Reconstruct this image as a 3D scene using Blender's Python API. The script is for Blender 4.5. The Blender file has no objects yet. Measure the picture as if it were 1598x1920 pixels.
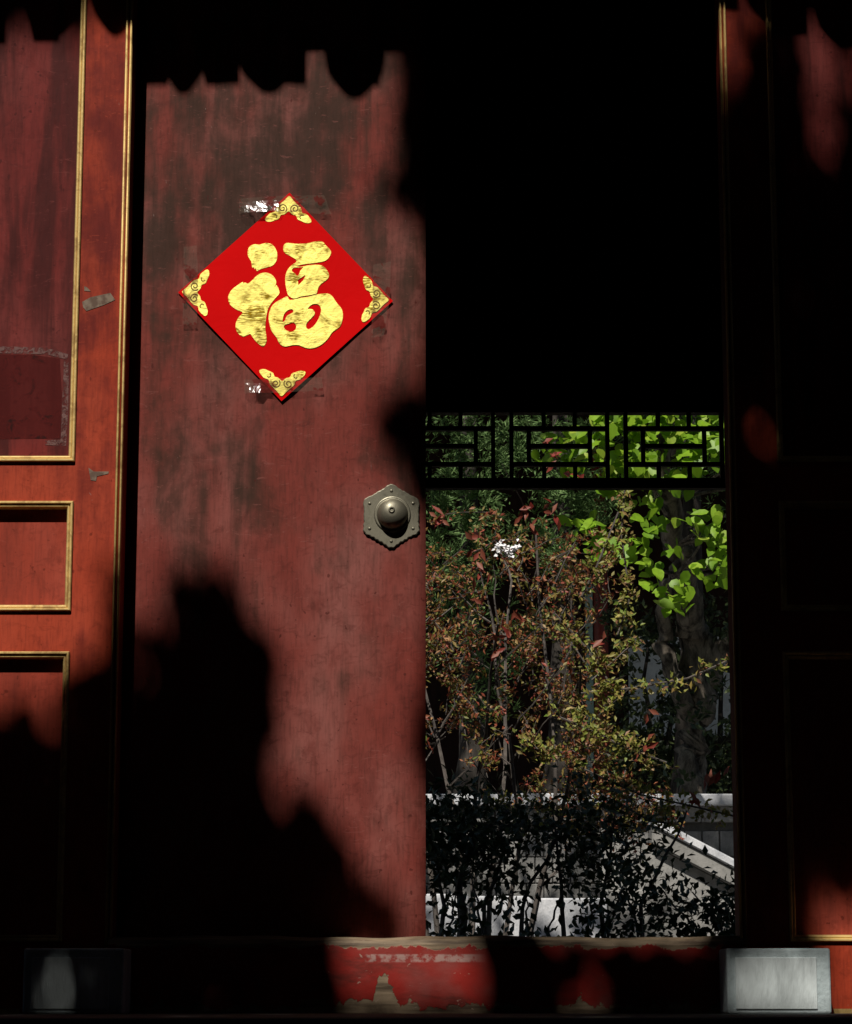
import bpy, bmesh, math, random
import numpy as np
from mathutils import Vector, Matrix

# ------------------------------------------------------------------ camera, world, sun
scene = bpy.context.scene
COL = scene.collection
R = math.radians
PITCH, FPX, CAM = R(10.76), 4760.0, (0.0, -7.0, 0.05)
cam = bpy.data.objects.new('camera', bpy.data.cameras.new('camera'))
COL.objects.link(cam)
cam.data.sensor_fit = 'HORIZONTAL'; cam.data.sensor_width = 36.0
cam.data.lens = 36.0 * FPX / 1598.0
cam.data.clip_start = 0.05; cam.data.clip_end = 500
cam.location = CAM; cam.rotation_euler = (R(90) + PITCH, 0, 0)
scene.camera = cam

EL, AZ = R(52), R(17)                      # the sun stands high, a little to the left behind the camera
SUN = Vector((-math.sin(AZ) * math.cos(EL), -math.cos(AZ) * math.cos(EL), math.sin(EL)))
world = bpy.data.worlds.new('World'); scene.world = world; world.use_nodes = True
wn = world.node_tree; wn.nodes.clear()
wo = wn.nodes.new('ShaderNodeOutputWorld'); wb = wn.nodes.new('ShaderNodeBackground'); ws = wn.nodes.new('ShaderNodeTexSky')
ws.sky_type = 'NISHITA'; ws.sun_disc = False; ws.sun_elevation = EL
ws.sun_rotation = math.atan2(SUN.x, SUN.y); ws.dust_density = 0.4; ws.air_density = 1.0
wb.inputs['Strength'].default_value = 0.05
wn.links.new(ws.outputs[0], wb.inputs[0]); wn.links.new(wb.outputs[0], wo.inputs[0])
sl = bpy.data.lights.new('sun', 'SUN'); sl.energy = 5.0; sl.angle = R(0.5); sl.color = (1, 0.95, 0.87)
so = bpy.data.objects.new('sun', sl); COL.objects.link(so)
so.rotation_euler = SUN.to_track_quat('Z', 'Y').to_euler(); so.location = (0, 0, 20)
scene.view_settings.view_transform = 'Standard'; scene.view_settings.look = 'None'
scene.view_settings.exposure = 0.0; scene.view_settings.gamma = 1.0
scene.view_settings.use_curve_mapping = False
scene.cycles.max_bounces = 5; scene.cycles.diffuse_bounces = 3; scene.cycles.glossy_bounces = 2; scene.cycles.transmission_bounces = 3

# ------------------------------------------------------------------ helpers
rng = random.Random(7); nr = np.random.RandomState(11)
CP, SP = math.cos(PITCH), math.sin(PITCH)
def P(px, py, Y):
    """photo pixel -> point on the upright plane y = Y"""
    a, b = px - 799.0, 960.0 - py
    d = Vector((a, FPX * CP - b * SP, FPX * SP + b * CP))
    t = (Y - CAM[1]) / d.y
    return Vector(CAM) + d * t
def to_px(p):
    v = Vector(p) - Vector(CAM)
    w = v.y * CP + v.z * SP
    return 799 + FPX * v.x / w, 960 - FPX * (-v.y * SP + v.z * CP) / w
def along_sun(p, Y):
    p = Vector(p); return p + SUN * ((Y - p.y) / SUN.y)

def tag(o, label=None, cat=None, group=None, kind=None):
    if label: o['label'] = label
    if cat: o['category'] = cat
    if group: o['group'] = group
    if kind: o['kind'] = kind
    return o
def empty(name, loc=(0, 0, 0)):
    o = bpy.data.objects.new(name, None); o.empty_display_size = 0.1
    COL.objects.link(o); o.location = loc; return o
def world_of(o):
    m = Matrix.LocRotScale(o.location, o.rotation_euler, o.scale)
    return world_of(o.parent) @ o.matrix_parent_inverse @ m if o.parent else m
def put(o, parent):
    """parent without moving"""
    if parent is not None:
        o.parent = parent; o.matrix_parent_inverse = world_of(parent).inverted()
    return o
def link_mesh(name, me, m, parent=None, smooth=False):
    if m is not None and not me.materials: me.materials.append(m)
    if smooth: me.polygons.foreach_set('use_smooth', [True] * len(me.polygons))
    o = bpy.data.objects.new(name, me); COL.objects.link(o)
    return put(o, parent)
def from_bm(name, bm, m, parent=None, smooth=False):
    bmesh.ops.recalc_face_normals(bm, faces=bm.faces)
    me = bpy.data.meshes.new(name); bm.to_mesh(me); bm.free()
    return link_mesh(name, me, m, parent, smooth)
def bm_box(bm, a, b, bevel=0.0):
    a, b = Vector(a), Vector(b)
    g = bmesh.ops.create_cube(bm, size=1.0)
    for v in g['verts']:
        v.co = Vector(((a.x + b.x) / 2 + v.co.x * (b.x - a.x), (a.y + b.y) / 2 + v.co.y * (b.y - a.y), (a.z + b.z) / 2 + v.co.z * (b.z - a.z)))
    if bevel:
        es = list({e for v in g['verts'] for e in v.link_edges})
        bmesh.ops.bevel(bm, geom=es, offset=bevel, segments=2, affect='EDGES', profile=0.5)
def box(name, a, b, m, parent=None, bevel=0.0):
    bm = bmesh.new(); bm_box(bm, a, b, bevel); return from_bm(name, bm, m, parent)
def tube(bm, pts, rad, seg=8, caps=True):
    pts = [Vector(p) for p in pts]; rings = []
    for i, p in enumerate(pts):
        t = (pts[min(i + 1, len(pts) - 1)] - pts[max(i - 1, 0)]).normalized()
        u = t.cross(Vector((0.31, 0.2, 0.93)))
        if u.length < 1e-3: u = t.cross(Vector((1, 0, 0)))
        u.normalize(); w = t.cross(u); r = rad[i] if hasattr(rad, '__len__') else rad
        rings.append([bm.verts.new(p + (u * math.cos(k * 2 * math.pi / seg) + w * math.sin(k * 2 * math.pi / seg)) * r) for k in range(seg)])
    for a, b in zip(rings, rings[1:]):
        for k in range(seg): bm.faces.new((a[k], a[(k + 1) % seg], b[(k + 1) % seg], b[k]))
    if caps: bm.faces.new(rings[0][::-1]); bm.faces.new(rings[-1])
def prism(bm, poly_front, dy):
    """polygon of Vectors pushed back by dy"""
    f = [bm.verts.new(p) for p in poly_front]; b = [bm.verts.new(Vector(p) + Vector((0, dy, 0))) for p in poly_front]
    bm.faces.new(f); bm.faces.new(b[::-1]); n = len(f)
    for i in range(n): bm.faces.new((f[i], b[i], b[(i + 1) % n], f[(i + 1) % n]))
def smooth_loop(pts, n=4):
    """closed Catmull-Rom"""
    out = []; L = len(pts)
    for i in range(L):
        p0, p1, p2, p3 = (np.array(pts[(i + k - 1) % L], float) for k in range(4))
        for j in range(n):
            t = j / n
            out.append(tuple(0.5 * (2 * p1 + (p2 - p0) * t + (2 * p0 - 5 * p1 + 4 * p2 - p3) * t * t + (3 * p1 - p0 - 3 * p2 + p3) * t ** 3)))
    return out
def in_poly(x, y, poly):
    c = False; j = len(poly) - 1
    for i in range(len(poly)):
        xi, yi = poly[i]; xj, yj = poly[j]
        if (yi > y) != (yj > y) and x < (xj - xi) * (y - yi) / (yj - yi) + xi: c = not c
        j = i
    return c

# ------------------------------------------------------------------ materials
class G:
    """small node-graph writer"""
    def __init__(s, name, rough=0.6, metal=0.0, spec=0.4):
        s.m = bpy.data.materials.new(name); s.m.use_nodes = True; s.t = s.m.node_tree
        s.b = s.t.nodes['Principled BSDF']; s.out = s.t.nodes['Material Output']
        s.b.inputs['Roughness'].default_value = rough; s.b.inputs['Metallic'].default_value = metal
        s.b.inputs['Specular IOR Level'].default_value = spec
        s.pos = s.t.nodes.new('ShaderNodeNewGeometry').outputs['Position']
    def set(s, sock, v):
        if hasattr(v, 'is_linked') or hasattr(v, 'links'): s.t.links.new(v, sock)
        elif isinstance(v, (tuple, list)) and len(v) == 3 and sock.type == 'RGBA': sock.default_value = (*v, 1)
        else: sock.default_value = v
    def noise(s, scale, detail=4, stretch=(1, 1, 1), rough=0.55, dist=0.0, off=0.0):
        mp = s.t.nodes.new('ShaderNodeMapping'); mp.inputs['Scale'].default_value = stretch
        mp.inputs['Location'].default_value = (off, off * 0.7, off * 1.3)
        s.t.links.new(s.pos, mp.inputs[0])
        n = s.t.nodes.new('ShaderNodeTexNoise'); n.inputs['Scale'].default_value = scale
        n.inputs['Detail'].default_value = detail; n.inputs['Roughness'].default_value = rough; n.inputs['Distortion'].default_value = dist
        s.t.links.new(mp.outputs[0], n.inputs['Vector']); return n.outputs[0]
    def step(s, v, a, b):
        n = s.t.nodes.new('ShaderNodeMapRange'); n.interpolation_type = 'SMOOTHSTEP'
        s.set(n.inputs[0], v); n.inputs[1].default_value = a; n.inputs[2].default_value = b; return n.outputs[0]
    def math(s, op, a, b=0.0):
        n = s.t.nodes.new('ShaderNodeMath'); n.operation = op; s.set(n.inputs[0], a); s.set(n.inputs[1], b); return n.outputs[0]
    def mix(s, f, a, b):
        n = s.t.nodes.new('ShaderNodeMix'); n.data_type = 'RGBA'; s.set(n.inputs[0], f); s.set(n.inputs[6], a); s.set(n.inputs[7], b); return n.outputs[2]
    def sep(s):
        n = s.t.nodes.new('ShaderNodeSeparateXYZ'); s.t.links.new(s.pos, n.inputs[0]); return n.outputs
    def bump(s, h, strength=0.3, dist=0.002):
        n = s.t.nodes.new('ShaderNodeBump'); n.inputs['Strength'].default_value = strength; n.inputs['Distance'].default_value = dist
        s.set(n.inputs['Height'], h); s.t.links.new(n.outputs[0], s.b.inputs['Normal'])
    def color(s, c): s.set(s.b.inputs['Base Color'], c)
    def rough(s, r): s.set(s.b.inputs['Roughness'], r)
    def island_ramp(s, stops):
        g = s.t.nodes.new('ShaderNodeNewGeometry'); r = s.t.nodes.new('ShaderNodeValToRGB'); e = r.color_ramp.elements
        while len(e) < len(stops): e.new(0.5)
        for k, (p, c) in enumerate(stops): e[k].position = p; e[k].color = (*c, 1)
        s.t.links.new(g.outputs['Random Per Island'], r.inputs[0]); return r.outputs[0]

def lacquer(name, base, worn, dark, grime=0.5, z0=None, z1=None, chips=True, off=0.0, wornamt=0.6):
    g = G(name, 0.6, 0, 0.10)
    big = g.noise(3.1, 3, (1, 1, 0.55), off=off); streak = g.noise(9, 4, (1.3, 1.3, 0.14), 0.62, 0.4, off)
    fine = g.noise(140, 3, (1, 1, 0.12), off=off); mott = g.noise(16, 4, (1, 1, 0.7), 0.65, 0.6, off + 3)
    c = g.mix(g.math('MULTIPLY', g.step(big, 0.40, 0.66), wornamt), base, worn)
    sm = g.noise(30, 4, (0.8, 1, 1.3), 0.7, 1.2, off + 11)
    c = g.mix(g.math('MULTIPLY', g.step(mott, 0.46, 0.72), 0.5), c, tuple(x * 0.6 for x in base))
    c = g.mix(g.math('MULTIPLY', g.step(sm, 0.5, 0.72), 0.45), c, tuple(x * 0.42 for x in base))
    f = g.math('MULTIPLY', g.step(streak, 0.42, 0.63), grime)
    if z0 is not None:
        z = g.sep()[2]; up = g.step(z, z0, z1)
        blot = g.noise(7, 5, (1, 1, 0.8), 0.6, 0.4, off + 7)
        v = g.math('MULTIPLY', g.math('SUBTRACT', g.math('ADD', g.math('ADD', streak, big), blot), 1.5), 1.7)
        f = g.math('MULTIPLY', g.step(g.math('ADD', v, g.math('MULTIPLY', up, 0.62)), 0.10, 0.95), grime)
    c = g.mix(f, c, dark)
    c = g.mix(g.math('MULTIPLY', g.step(fine, 0.42, 0.72), 0.26), c, tuple(x * 0.5 for x in dark))
    scf = g.noise(46, 4, (0.45, 1, 1.5), 0.65, 2.2, off + 13)
    c = g.mix(g.math('MULTIPLY', g.step(scf, 0.60, 0.70), 0.40), c, worn)
    scr = g.noise(75, 2, (1.6, 1, 0.18), 0.5, 3.0, off + 15)
    c = g.mix(g.math('MULTIPLY', g.step(scr, 0.70, 0.76), 0.32), c, tuple(x * 0.3 for x in base))
    sp = g.noise(60, 2, (1, 1, 0.8), 0.4, 0, off + 9)
    c = g.mix(g.math('MULTIPLY', g.step(sp, 0.70, 0.74), 0.7), c, tuple(x * 0.35 for x in base))
    if chips:
        sc = g.noise(34, 3, (2.2, 1, 0.6), 0.6, 2.0, off + 5)
        c = g.mix(g.math('MULTIPLY', g.step(sc, 0.74, 0.77), 0.55), c, (0.30, 0.22, 0.19))
    g.color(c); g.rough(g.math('ADD', g.math('MULTIPLY', mott, 0.3), 0.45))
    g.bump(g.math('ADD', g.math('MULTIPLY', fine, 0.35), mott), 0.35, 0.002)
    return g.m
M = {}
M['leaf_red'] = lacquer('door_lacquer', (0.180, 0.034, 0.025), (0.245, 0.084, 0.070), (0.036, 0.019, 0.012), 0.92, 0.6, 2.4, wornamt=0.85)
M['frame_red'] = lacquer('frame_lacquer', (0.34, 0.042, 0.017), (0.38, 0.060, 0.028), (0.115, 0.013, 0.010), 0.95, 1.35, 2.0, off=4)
M['panel_red'] = lacquer('panel_lacquer', (0.150, 0.019, 0.016), (0.185, 0.042, 0.036), (0.045, 0.008, 0.007), 0.85, off=8, chips=False)
M['small_panel'] = lacquer('small_panel_lacquer', (0.30, 0.042, 0.022), (0.33, 0.066, 0.042), (0.15, 0.03, 0.02), 0.4, off=2, chips=False)
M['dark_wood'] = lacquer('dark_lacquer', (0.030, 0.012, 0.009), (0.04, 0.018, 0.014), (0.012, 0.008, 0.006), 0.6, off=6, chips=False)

def threshold_mat():
    g = G('threshold_paint', 0.6, 0, 0.12)
    x, y, z = g.sep(); e = g.noise(9, 6, (1, 1, 0.6), 0.65, 0.5); e2 = g.noise(40, 4, (1, 1, 1), 0.6, 0, 4)
    zt, zb = P(799, 1776, -0.12).z, P(799, 1884, -0.12).z
    jag = g.math('ADD', g.math('MULTIPLY', g.math('SUBTRACT', e, 0.5), 0.13), g.math('MULTIPLY', g.math('SUBTRACT', e2, 0.5), 0.06))
    top = g.step(g.math('ADD', z, g.math('MULTIPLY', jag, 0.5)), zt - 0.002, zt + 0.002)
    xc, zc = P(724, 1884, -0.12).x, zb                # one tall bare patch
    tri = g.math('SUBTRACT', g.math('MULTIPLY', g.math('SUBTRACT', 0.040, g.math('ABSOLUTE', g.math('ADD', g.math('SUBTRACT', x, xc), g.math('MULTIPLY', jag, 0.55)))), 3.2), 0.0)
    lim = g.math('ADD', zb, g.math('MINIMUM', g.math('MAXIMUM', tri, 0.0), 0.092))
    bot = g.step(g.math('SUBTRACT', g.math('ADD', z, jag), lim), 0.002, -0.002)
    bare = g.math('MAXIMUM', top, bot)
    wood = g.mix(g.step(g.noise(20, 5, (0.25, 1, 3)), 0.35, 0.7), (0.27, 0.20, 0.13), (0.075, 0.052, 0.034))
    red = g.mix(g.step(g.noise(6, 5, off=2), 0.4, 0.7), (0.25, 0.018, 0.013), (0.21, 0.050, 0.042))
    strip = g.math('MULTIPLY', g.math('MULTIPLY', g.step(z, P(799, 1806, -0.12).z, P(799, 1802, -0.12).z), g.step(z, P(799, 1788, -0.12).z, P(799, 1791, -0.12).z)), g.math('MULTIPLY', g.step(e2, 0.38, 0.55), g.step(x, P(683, 1800, -0.12).x, P(688, 1800, -0.12).x)))
    strip = g.math('MULTIPLY', strip, g.step(x, 0.17, 0.10))
    red = g.mix(g.math('MULTIPLY', strip, 0.75), red, (0.36, 0.25, 0.22))
    dirt = g.noise(5, 6, (0.8, 1, 1.6), 0.7, 0.8, 6)
    col = g.mix(g.math('MULTIPLY', g.step(dirt, 0.46, 0.70), 0.65), g.mix(bare, red, wood), (0.045, 0.018, 0.013))
    spk = g.noise(70, 3, (0.7, 1, 1), 0.6, 1.0, 8)
    col = g.mix(g.math('MULTIPLY', g.step(spk, 0.68, 0.73), 0.7), col, (0.34, 0.24, 0.19))
    g.color(col); g.bump(g.math('ADD', g.math('MULTIPLY', bare, -0.7), e2), 0.5, 0.003)
    return g.m
M['threshold'] = threshold_mat()

def gold_mat(name, c, dark, rough, metal, bs=0.5, scale=60, amt=0.6):
    g = G(name, rough, metal, 0.5)
    n = g.noise(scale, 5, (1, 1, 0.8), 0.65, 0.8); n2 = g.noise(scale * 0.25, 3, off=4)
    g.color(g.mix(g.math('MULTIPLY', g.step(g.math('MULTIPLY', g.math('ADD', n, n2), 0.5), 0.47, 0.62), amt), c, dark)); g.bump(n, bs, 0.002)
    return g.m
M['gold_leaf'] = gold_mat('gold_leaf', (0.66, 0.46, 0.17), (0.22, 0.11, 0.035), 0.5, 0.35, 0.5, 45, 0.6)
def foil_mat():
    g = G('gold_foil', 0.56, 1.0, 0.5)
    n = g.noise(18, 4, (1, 1, 0.9), 0.55, 0.6); f = g.noise(150, 4, (1, 1, 0.35), 0.6, 0.3, 3)
    d = g.noise(16, 3, (1.0, 1, 1.0), 0.55, 0.8, 7)
    mp = g.t.nodes.new('ShaderNodeMapping'); mp.inputs['Rotation'].default_value = (0, R(-35), 0); mp.inputs['Scale'].default_value = (60, 60, 420)
    g.t.links.new(g.pos, mp.inputs[0]); nn = g.t.nodes.new('ShaderNodeTexNoise'); nn.inputs['Scale'].default_value = 1.0; nn.inputs['Detail'].default_value = 3; g.t.links.new(mp.outputs[0], nn.inputs['Vector'])
    dark_reflect = g.math('MULTIPLY', g.step(d, 0.46, 0.60), g.step(nn.outputs[0], 0.36, 0.60))  # dark streaks in the colour stand in for dark reflections
    g.color(g.mix(dark_reflect, (1.0, 0.87, 0.23), (0.26, 0.16, 0.008)))
    g.bump(g.math('ADD', g.math('MULTIPLY', n, 0.5), g.math('MULTIPLY', nn.outputs[0], 0.045)), 0.6, 0.010)
    return g.m
M['foil'] = foil_mat()
M['foil_line'] = gold_mat('foil_line', (0.20, 0.11, 0.01), (0.12, 0.06, 0.01), 0.5, 0.6)
g = G('red_paper', 0.6, 0, 0.04); g.color(g.mix(g.step(g.noise(4, 3), 0.3, 0.7), (0.60, 0.0015, 0.0020), (0.66, 0.0020, 0.0025))); g.bump(g.noise(7, 4, dist=0.6), 0.35, 0.006); M['paper'] = g.m
def tape_mat():
    g = G('clear_tape', 0.16, 0, 0.7)
    n = g.noise(16, 3, (1, 1, 1), 0.5, 1.4); st = g.noise(55, 3, (0.35, 1, 0.35), 0.6, 0.5, 3)
    g.color(g.mix(g.step(st, 0.5, 0.58), (0.20, 0.16, 0.12), (0.13, 0.02, 0.016))); g.bump(n, 0.6, 0.006)
    g.set(g.b.inputs['Alpha'], g.math('ADD', g.math('MULTIPLY', g.step(st, 0.50, 0.62), 0.55), 0.17)); return g.m
M['tape'] = tape_mat()
g = G('masking_residue', 0.8, 0, 0.2); g.color(g.mix(g.step(g.noise(40, 5), 0.4, 0.6), (0.20, 0.15, 0.11), (0.11, 0.07, 0.05))); M['residue'] = g.m
g = G('old_bronze', 0.34, 0.75, 0.5); n = g.noise(50, 5, (1, 1, 0.6), 0.6, 0.5); g.color(g.mix(g.step(n, 0.35, 0.7), (0.26, 0.24, 0.18), (0.15, 0.138, 0.10))); g.rough(g.step(n, -0.5, 1.5)); g.bump(n, 0.25, 0.002); M['bronze'] = g.m
def stone(name, a, b, scale=12, streak=(1, 1, 1), rough=0.8, bump=0.5):
    g = G(name, rough, 0, 0.3); n = g.noise(scale, 6, streak, 0.62, 0.3); s = g.noise(scale * 7, 3, streak, 0.6, 0, 5)
    c = g.mix(g.step(n, 0.35, 0.68), a, b); c = g.mix(g.math('MULTIPLY', g.step(s, 0.5, 0.75), 0.4), c, tuple(x * 0.5 for x in b))
    big = g.noise(scale * 0.3, 5, (1, 1, 0.6), 0.7, 0.6, 9); c = g.mix(g.math('MULTIPLY', g.step(big, 0.5, 0.7), 0.5), c, tuple(x * 0.45 for x in b))
    g.color(c); g.bump(g.math('ADD', s, n), bump, 0.004); return g.m
M['block'] = stone('dressed_grey_stone', (0.60, 0.655, 0.655), (0.50, 0.55, 0.55), 10, (1, 1, 0.22), 0.85, 0.8)
M['block_edge'] = stone('rubbed_grey_stone', (0.46, 0.53, 0.54), (0.37, 0.435, 0.445), 10)
M['marble'] = stone('white_marble', (0.66, 0.66, 0.67), (0.44, 0.45, 0.47), 9)
M['grey_stone'] = stone('grey_stone', (0.30, 0.29, 0.27), (0.20, 0.195, 0.18), 7)
M['paving'] = stone('worn_paving', (0.10, 0.098, 0.092), (0.065, 0.064, 0.06), 3)
M['earth'] = stone('garden_earth', (0.07, 0.055, 0.04), (0.045, 0.036, 0.026), 4)
M['brick'] = stone('grey_brick', (0.32, 0.31, 0.29), (0.22, 0.215, 0.20), 14)
M['mortar'] = stone('mortar', (0.13, 0.125, 0.115), (0.09, 0.09, 0.085), 20)
M['tile'] = stone('grey_roof_tile', (0.10, 0.10, 0.10), (0.06, 0.06, 0.062), 9)
M['plaster'] = stone('white_plaster', (0.72, 0.74, 0.76), (0.60, 0.62, 0.64), 3)
M['bark'] = stone('rough_bark', (0.19, 0.155, 0.12), (0.075, 0.058, 0.043), 16, (1, 1, 0.35), 0.9, 1.0)
M['knot_bark'] = stone('knotted_bark', (0.24, 0.20, 0.155), (0.022, 0.017, 0.013), 14, (1, 1, 0.4), 0.9, 1.0)  # bark grain; its pale and near-black patches also imitate dappled sun
M['dark_bark'] = stone('dark_bark', (0.06, 0.05, 0.042), (0.03, 0.025, 0.02), 16, (1, 1, 0.35), 0.9, 1.0)
M['twig'] = stone('grey_twig', (0.13, 0.11, 0.095), (0.06, 0.05, 0.043), 20)
def leaves(name, stops, trans=0.35, rough=0.5):
    g = G(name, rough, 0, 0.35); c = g.island_ramp(stops)
    n = g.noise(25, 3); g.color(g.mix(g.math('MULTIPLY', g.step(n, 0.4, 0.7), 0.25), c, (0.03, 0.04, 0.01)))
    tr = g.t.nodes.new('ShaderNodeBsdfTranslucent'); g.set(tr.inputs[0], c)
    mx = g.t.nodes.new('ShaderNodeMixShader'); mx.inputs[0].default_value = trans
    g.t.links.new(g.b.outputs[0], mx.inputs[1]); g.t.links.new(tr.outputs[0], mx.inputs[2]); g.t.links.new(mx.outputs[0], g.out.inputs[0])
    return g.m
M['crab'] = leaves('crabapple_leaves', [(0.0, (0.13, 0.19, 0.03)), (0.2, (0.26, 0.18, 0.045)), (0.4, (0.36, 0.12, 0.055)), (0.65, (0.30, 0.055, 0.035)), (0.82, (0.13, 0.19, 0.03)), (1.0, (0.48, 0.25, 0.12))], 0.25)
M['spray'] = leaves('young_spray_leaves', [(0.0, (0.24, 0.28, 0.04)), (0.3, (0.32, 0.27, 0.07)), (0.55, (0.15, 0.23, 0.035)), (0.8, (0.32, 0.13, 0.085)), (1.0, (0.42, 0.38, 0.07))], 0.3)
M['red_leaf'] = leaves('red_leaves', [(0.0, (0.34, 0.045, 0.035)), (0.5, (0.26, 0.06, 0.035)), (1.0, (0.30, 0.10, 0.06))], 0.35)
M['broad'] = leaves('broad_green_leaves', [(0.0, (0.15, 0.30, 0.015)), (0.4, (0.23, 0.41, 0.022)), (0.8, (0.29, 0.47, 0.03)), (1.0, (0.40, 0.50, 0.06))], 0.4, 0.45)
M['cypress'] = leaves('cypress_sprays', [(0.0, (0.09, 0.17, 0.045)), (0.5, (0.13, 0.23, 0.07)), (1.0, (0.19, 0.29, 0.10))], 0.15, 0.7)
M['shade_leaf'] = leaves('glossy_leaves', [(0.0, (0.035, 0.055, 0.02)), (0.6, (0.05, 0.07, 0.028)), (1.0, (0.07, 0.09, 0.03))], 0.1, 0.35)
M['court_leaf'] = leaves('court_tree_leaves', [(0.0, (0.04, 0.07, 0.02)), (1.0, (0.06, 0.09, 0.025))], 0.0, 0.6)
g = G('white_flake', 0.6, 0, 0.3); g.color((0.78, 0.76, 0.76)); M['petal'] = g.m
g = G('column_red', 0.5, 0, 0.4); g.color(g.mix(g.step(g.noise(6), 0.4, 0.7), (0.22, 0.03, 0.02), (0.15, 0.02, 0.015))); M['col_red'] = g.m
g = G('green_trim', 0.6, 0, 0.3); g.color(g.mix(g.step(g.noise(9), 0.4, 0.7), (0.30, 0.42, 0.36), (0.36, 0.46, 0.42))); M['green_trim'] = g.m

# ------------------------------------------------------------------ the setting
def struct(o): o['kind'] = 'structure'; return o
struct(box('courtyard_paving', (-60, -70, -0.95), (60, -1.3, -0.75), M['paving']))
struct(box('garden_ground', (-60, 5.2, -0.9), (60, 70, -0.35), M['earth']))
struct(box('stone_platform', (-6, -1.3, -1.0), (6, 5.2, 0.0), M['paving'], bevel=0.01))
for k in range(4):
    struct(box('stone_step', (-2.4, -1.302 - 0.32 * (k + 1), -0.95), (2.4, -1.302 - 0.32 * k, -0.15 * (k + 1)), M['paving'], bevel=0.008))

def sky_wall(name, a, b, label):  # unseen walls, added to keep sky light off the gate front
    t = empty(name, ((a[0] + b[0]) / 2, (a[1] + b[1]) / 2, -0.75)); tag(t, label, 'wall', 'unseen walls added round the front courtyard')
    box('wall_body', (a[0], a[1], -0.75), (b[0], b[1], 6.0), M['frame_red'], t); box('tiled_coping', (a[0] - 0.25, a[1] - 0.25, 6.0), (b[0] + 0.25, b[1] + 0.25, 6.35), M['tile'], t, 0.1)
sky_wall('sky_block_wall', (-11, -22.4, 0), (11, -22, 0), 'unseen high red wall facing the gate, added to block sky light')
sky_wall('sky_block_wall', (-11, -21.7, 0), (-10.6, -0.6, 0), 'unseen high red wall on the shut leaf side, added to block sky light')
sky_wall('sky_block_wall', (10.6, -21.7, 0), (11, -0.6, 0), 'unseen high red wall on the open leaf side, added to block sky light')

# ------------------------------------------------------------------ gate hall
gate = empty('gate_hall', (0, 0, 0))
tag(gate, 'red lacquered timber gate hall with gilt mouldings, one leaf shut and one open', 'gate')
FY = -0.10                                     # front plane of the fixed side frames; the leaf stands at y = 0
TOPZ = 3.25
# closed leaf, slightly uneven boards under the lacquer
def leaf_mesh(x0, x1, z0, z1, th):
    bm = bmesh.new(); nx, nz = 18, 60
    def off(x, z): return 0.0012 * math.sin(x * 23 + 1.3) + 0.0010 * math.sin(z * 5 + x * 9) + 0.0006 * math.sin(x * 71)
    V = [[bm.verts.new((x0 + (x1 - x0) * i / nx, off(i / nx, z0 + (z1 - z0) * j / nz) if 0 < i < nx else 0.004, z0 + (z1 - z0) * j / nz)) for i in range(nx + 1)] for j in range(nz + 1)]
    for j in range(nz):
        for i in range(nx): bm.faces.new((V[j][i], V[j][i + 1], V[j + 1][i + 1], V[j + 1][i]))
    loop = [V[0][i] for i in range(nx + 1)] + [V[j][nx] for j in range(1, nz + 1)] + [V[nz][i] for i in range(nx - 1, -1, -1)] + [V[j][0] for j in range(nz - 1, 0, -1)]
    back = [bm.verts.new((v.co.x, th, v.co.z)) for v in loop]; n = len(loop)
    for i in range(n): bm.faces.new((loop[i], back[i], back[(i + 1) % n], loop[(i + 1) % n]))
    bm.faces.new(back)
    return bm
xl, xr = P(236, 960, 0).x, P(798.5, 960, 0).x
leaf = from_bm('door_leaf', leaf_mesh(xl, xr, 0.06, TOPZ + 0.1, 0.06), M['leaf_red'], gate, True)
leaf['label'] = 'shut door leaf, faded red lacquer streaked with dark grime'
# other leaf swung back into the hall
bm = bmesh.new(); h0, h1 = Vector((0.885, 0.10, 0)), Vector((1.20, 0.90, 0)); nrm = Vector((h1.y - h0.y, -(h1.x - h0.x), 0)).normalized() * 0.06
q4 = [h0, h1, h1 + nrm, h0 + nrm]; lo4 = [bm.verts.new((p.x, p.y, 0.06)) for p in q4]; hi4 = [bm.verts.new((p.x, p.y, TOPZ - 0.01)) for p in q4]
bm.faces.new(lo4[::-1]); bm.faces.new(hi4)
for i in range(4): bm.faces.new((lo4[i], lo4[(i + 1) % 4], hi4[(i + 1) % 4], hi4[i]))
open_leaf = from_bm('door_leaf', bm, M['leaf_red'], gate)
open_leaf['label'] = 'open door leaf swung back into the dark hall'

# bronze boss on the leaf
kc = P(734, 968, 0); pxm = 1.0 / 668.0
boss = empty('door_boss', kc); put(boss, gate); boss['label'] = 'bronze boss with a six-lobed plate'
bm = bmesh.new(); n = 180; f1 = []; f2 = []; f0 = []
for k in range(n):
    a = 2 * math.pi * k / n; c6 = math.cos(6 * (a - math.pi / 2))
    r = (54.5 + 3.6 * c6 + 1.0 * math.cos(12 * (a - math.pi / 2)) + 0.8 * math.sin(37 * a) * (1 if 3.3 < a < 6.1 else 0.3)) * pxm
    f0.append(bm.verts.new((kc.x + r * math.cos(a), 0.006, kc.z + r * 1.03 * math.sin(a))))
    f1.append(bm.verts.new((kc.x + r * math.cos(a), -0.0045, kc.z + r * 1.03 * math.sin(a))))
    r -= 0.0025; f2.append(bm.verts.new((kc.x + r * math.cos(a), -0.006, kc.z + r * 1.03 * math.sin(a))))
for A, B in ((f0, f1), (f1, f2)):
    for k in range(n): bm.faces.new((A[k], A[(k + 1) % n], B[(k + 1) % n], B[k]))
bm.faces.new(f2)
from_bm('plate', bm, M['bronze'], boss)
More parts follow.
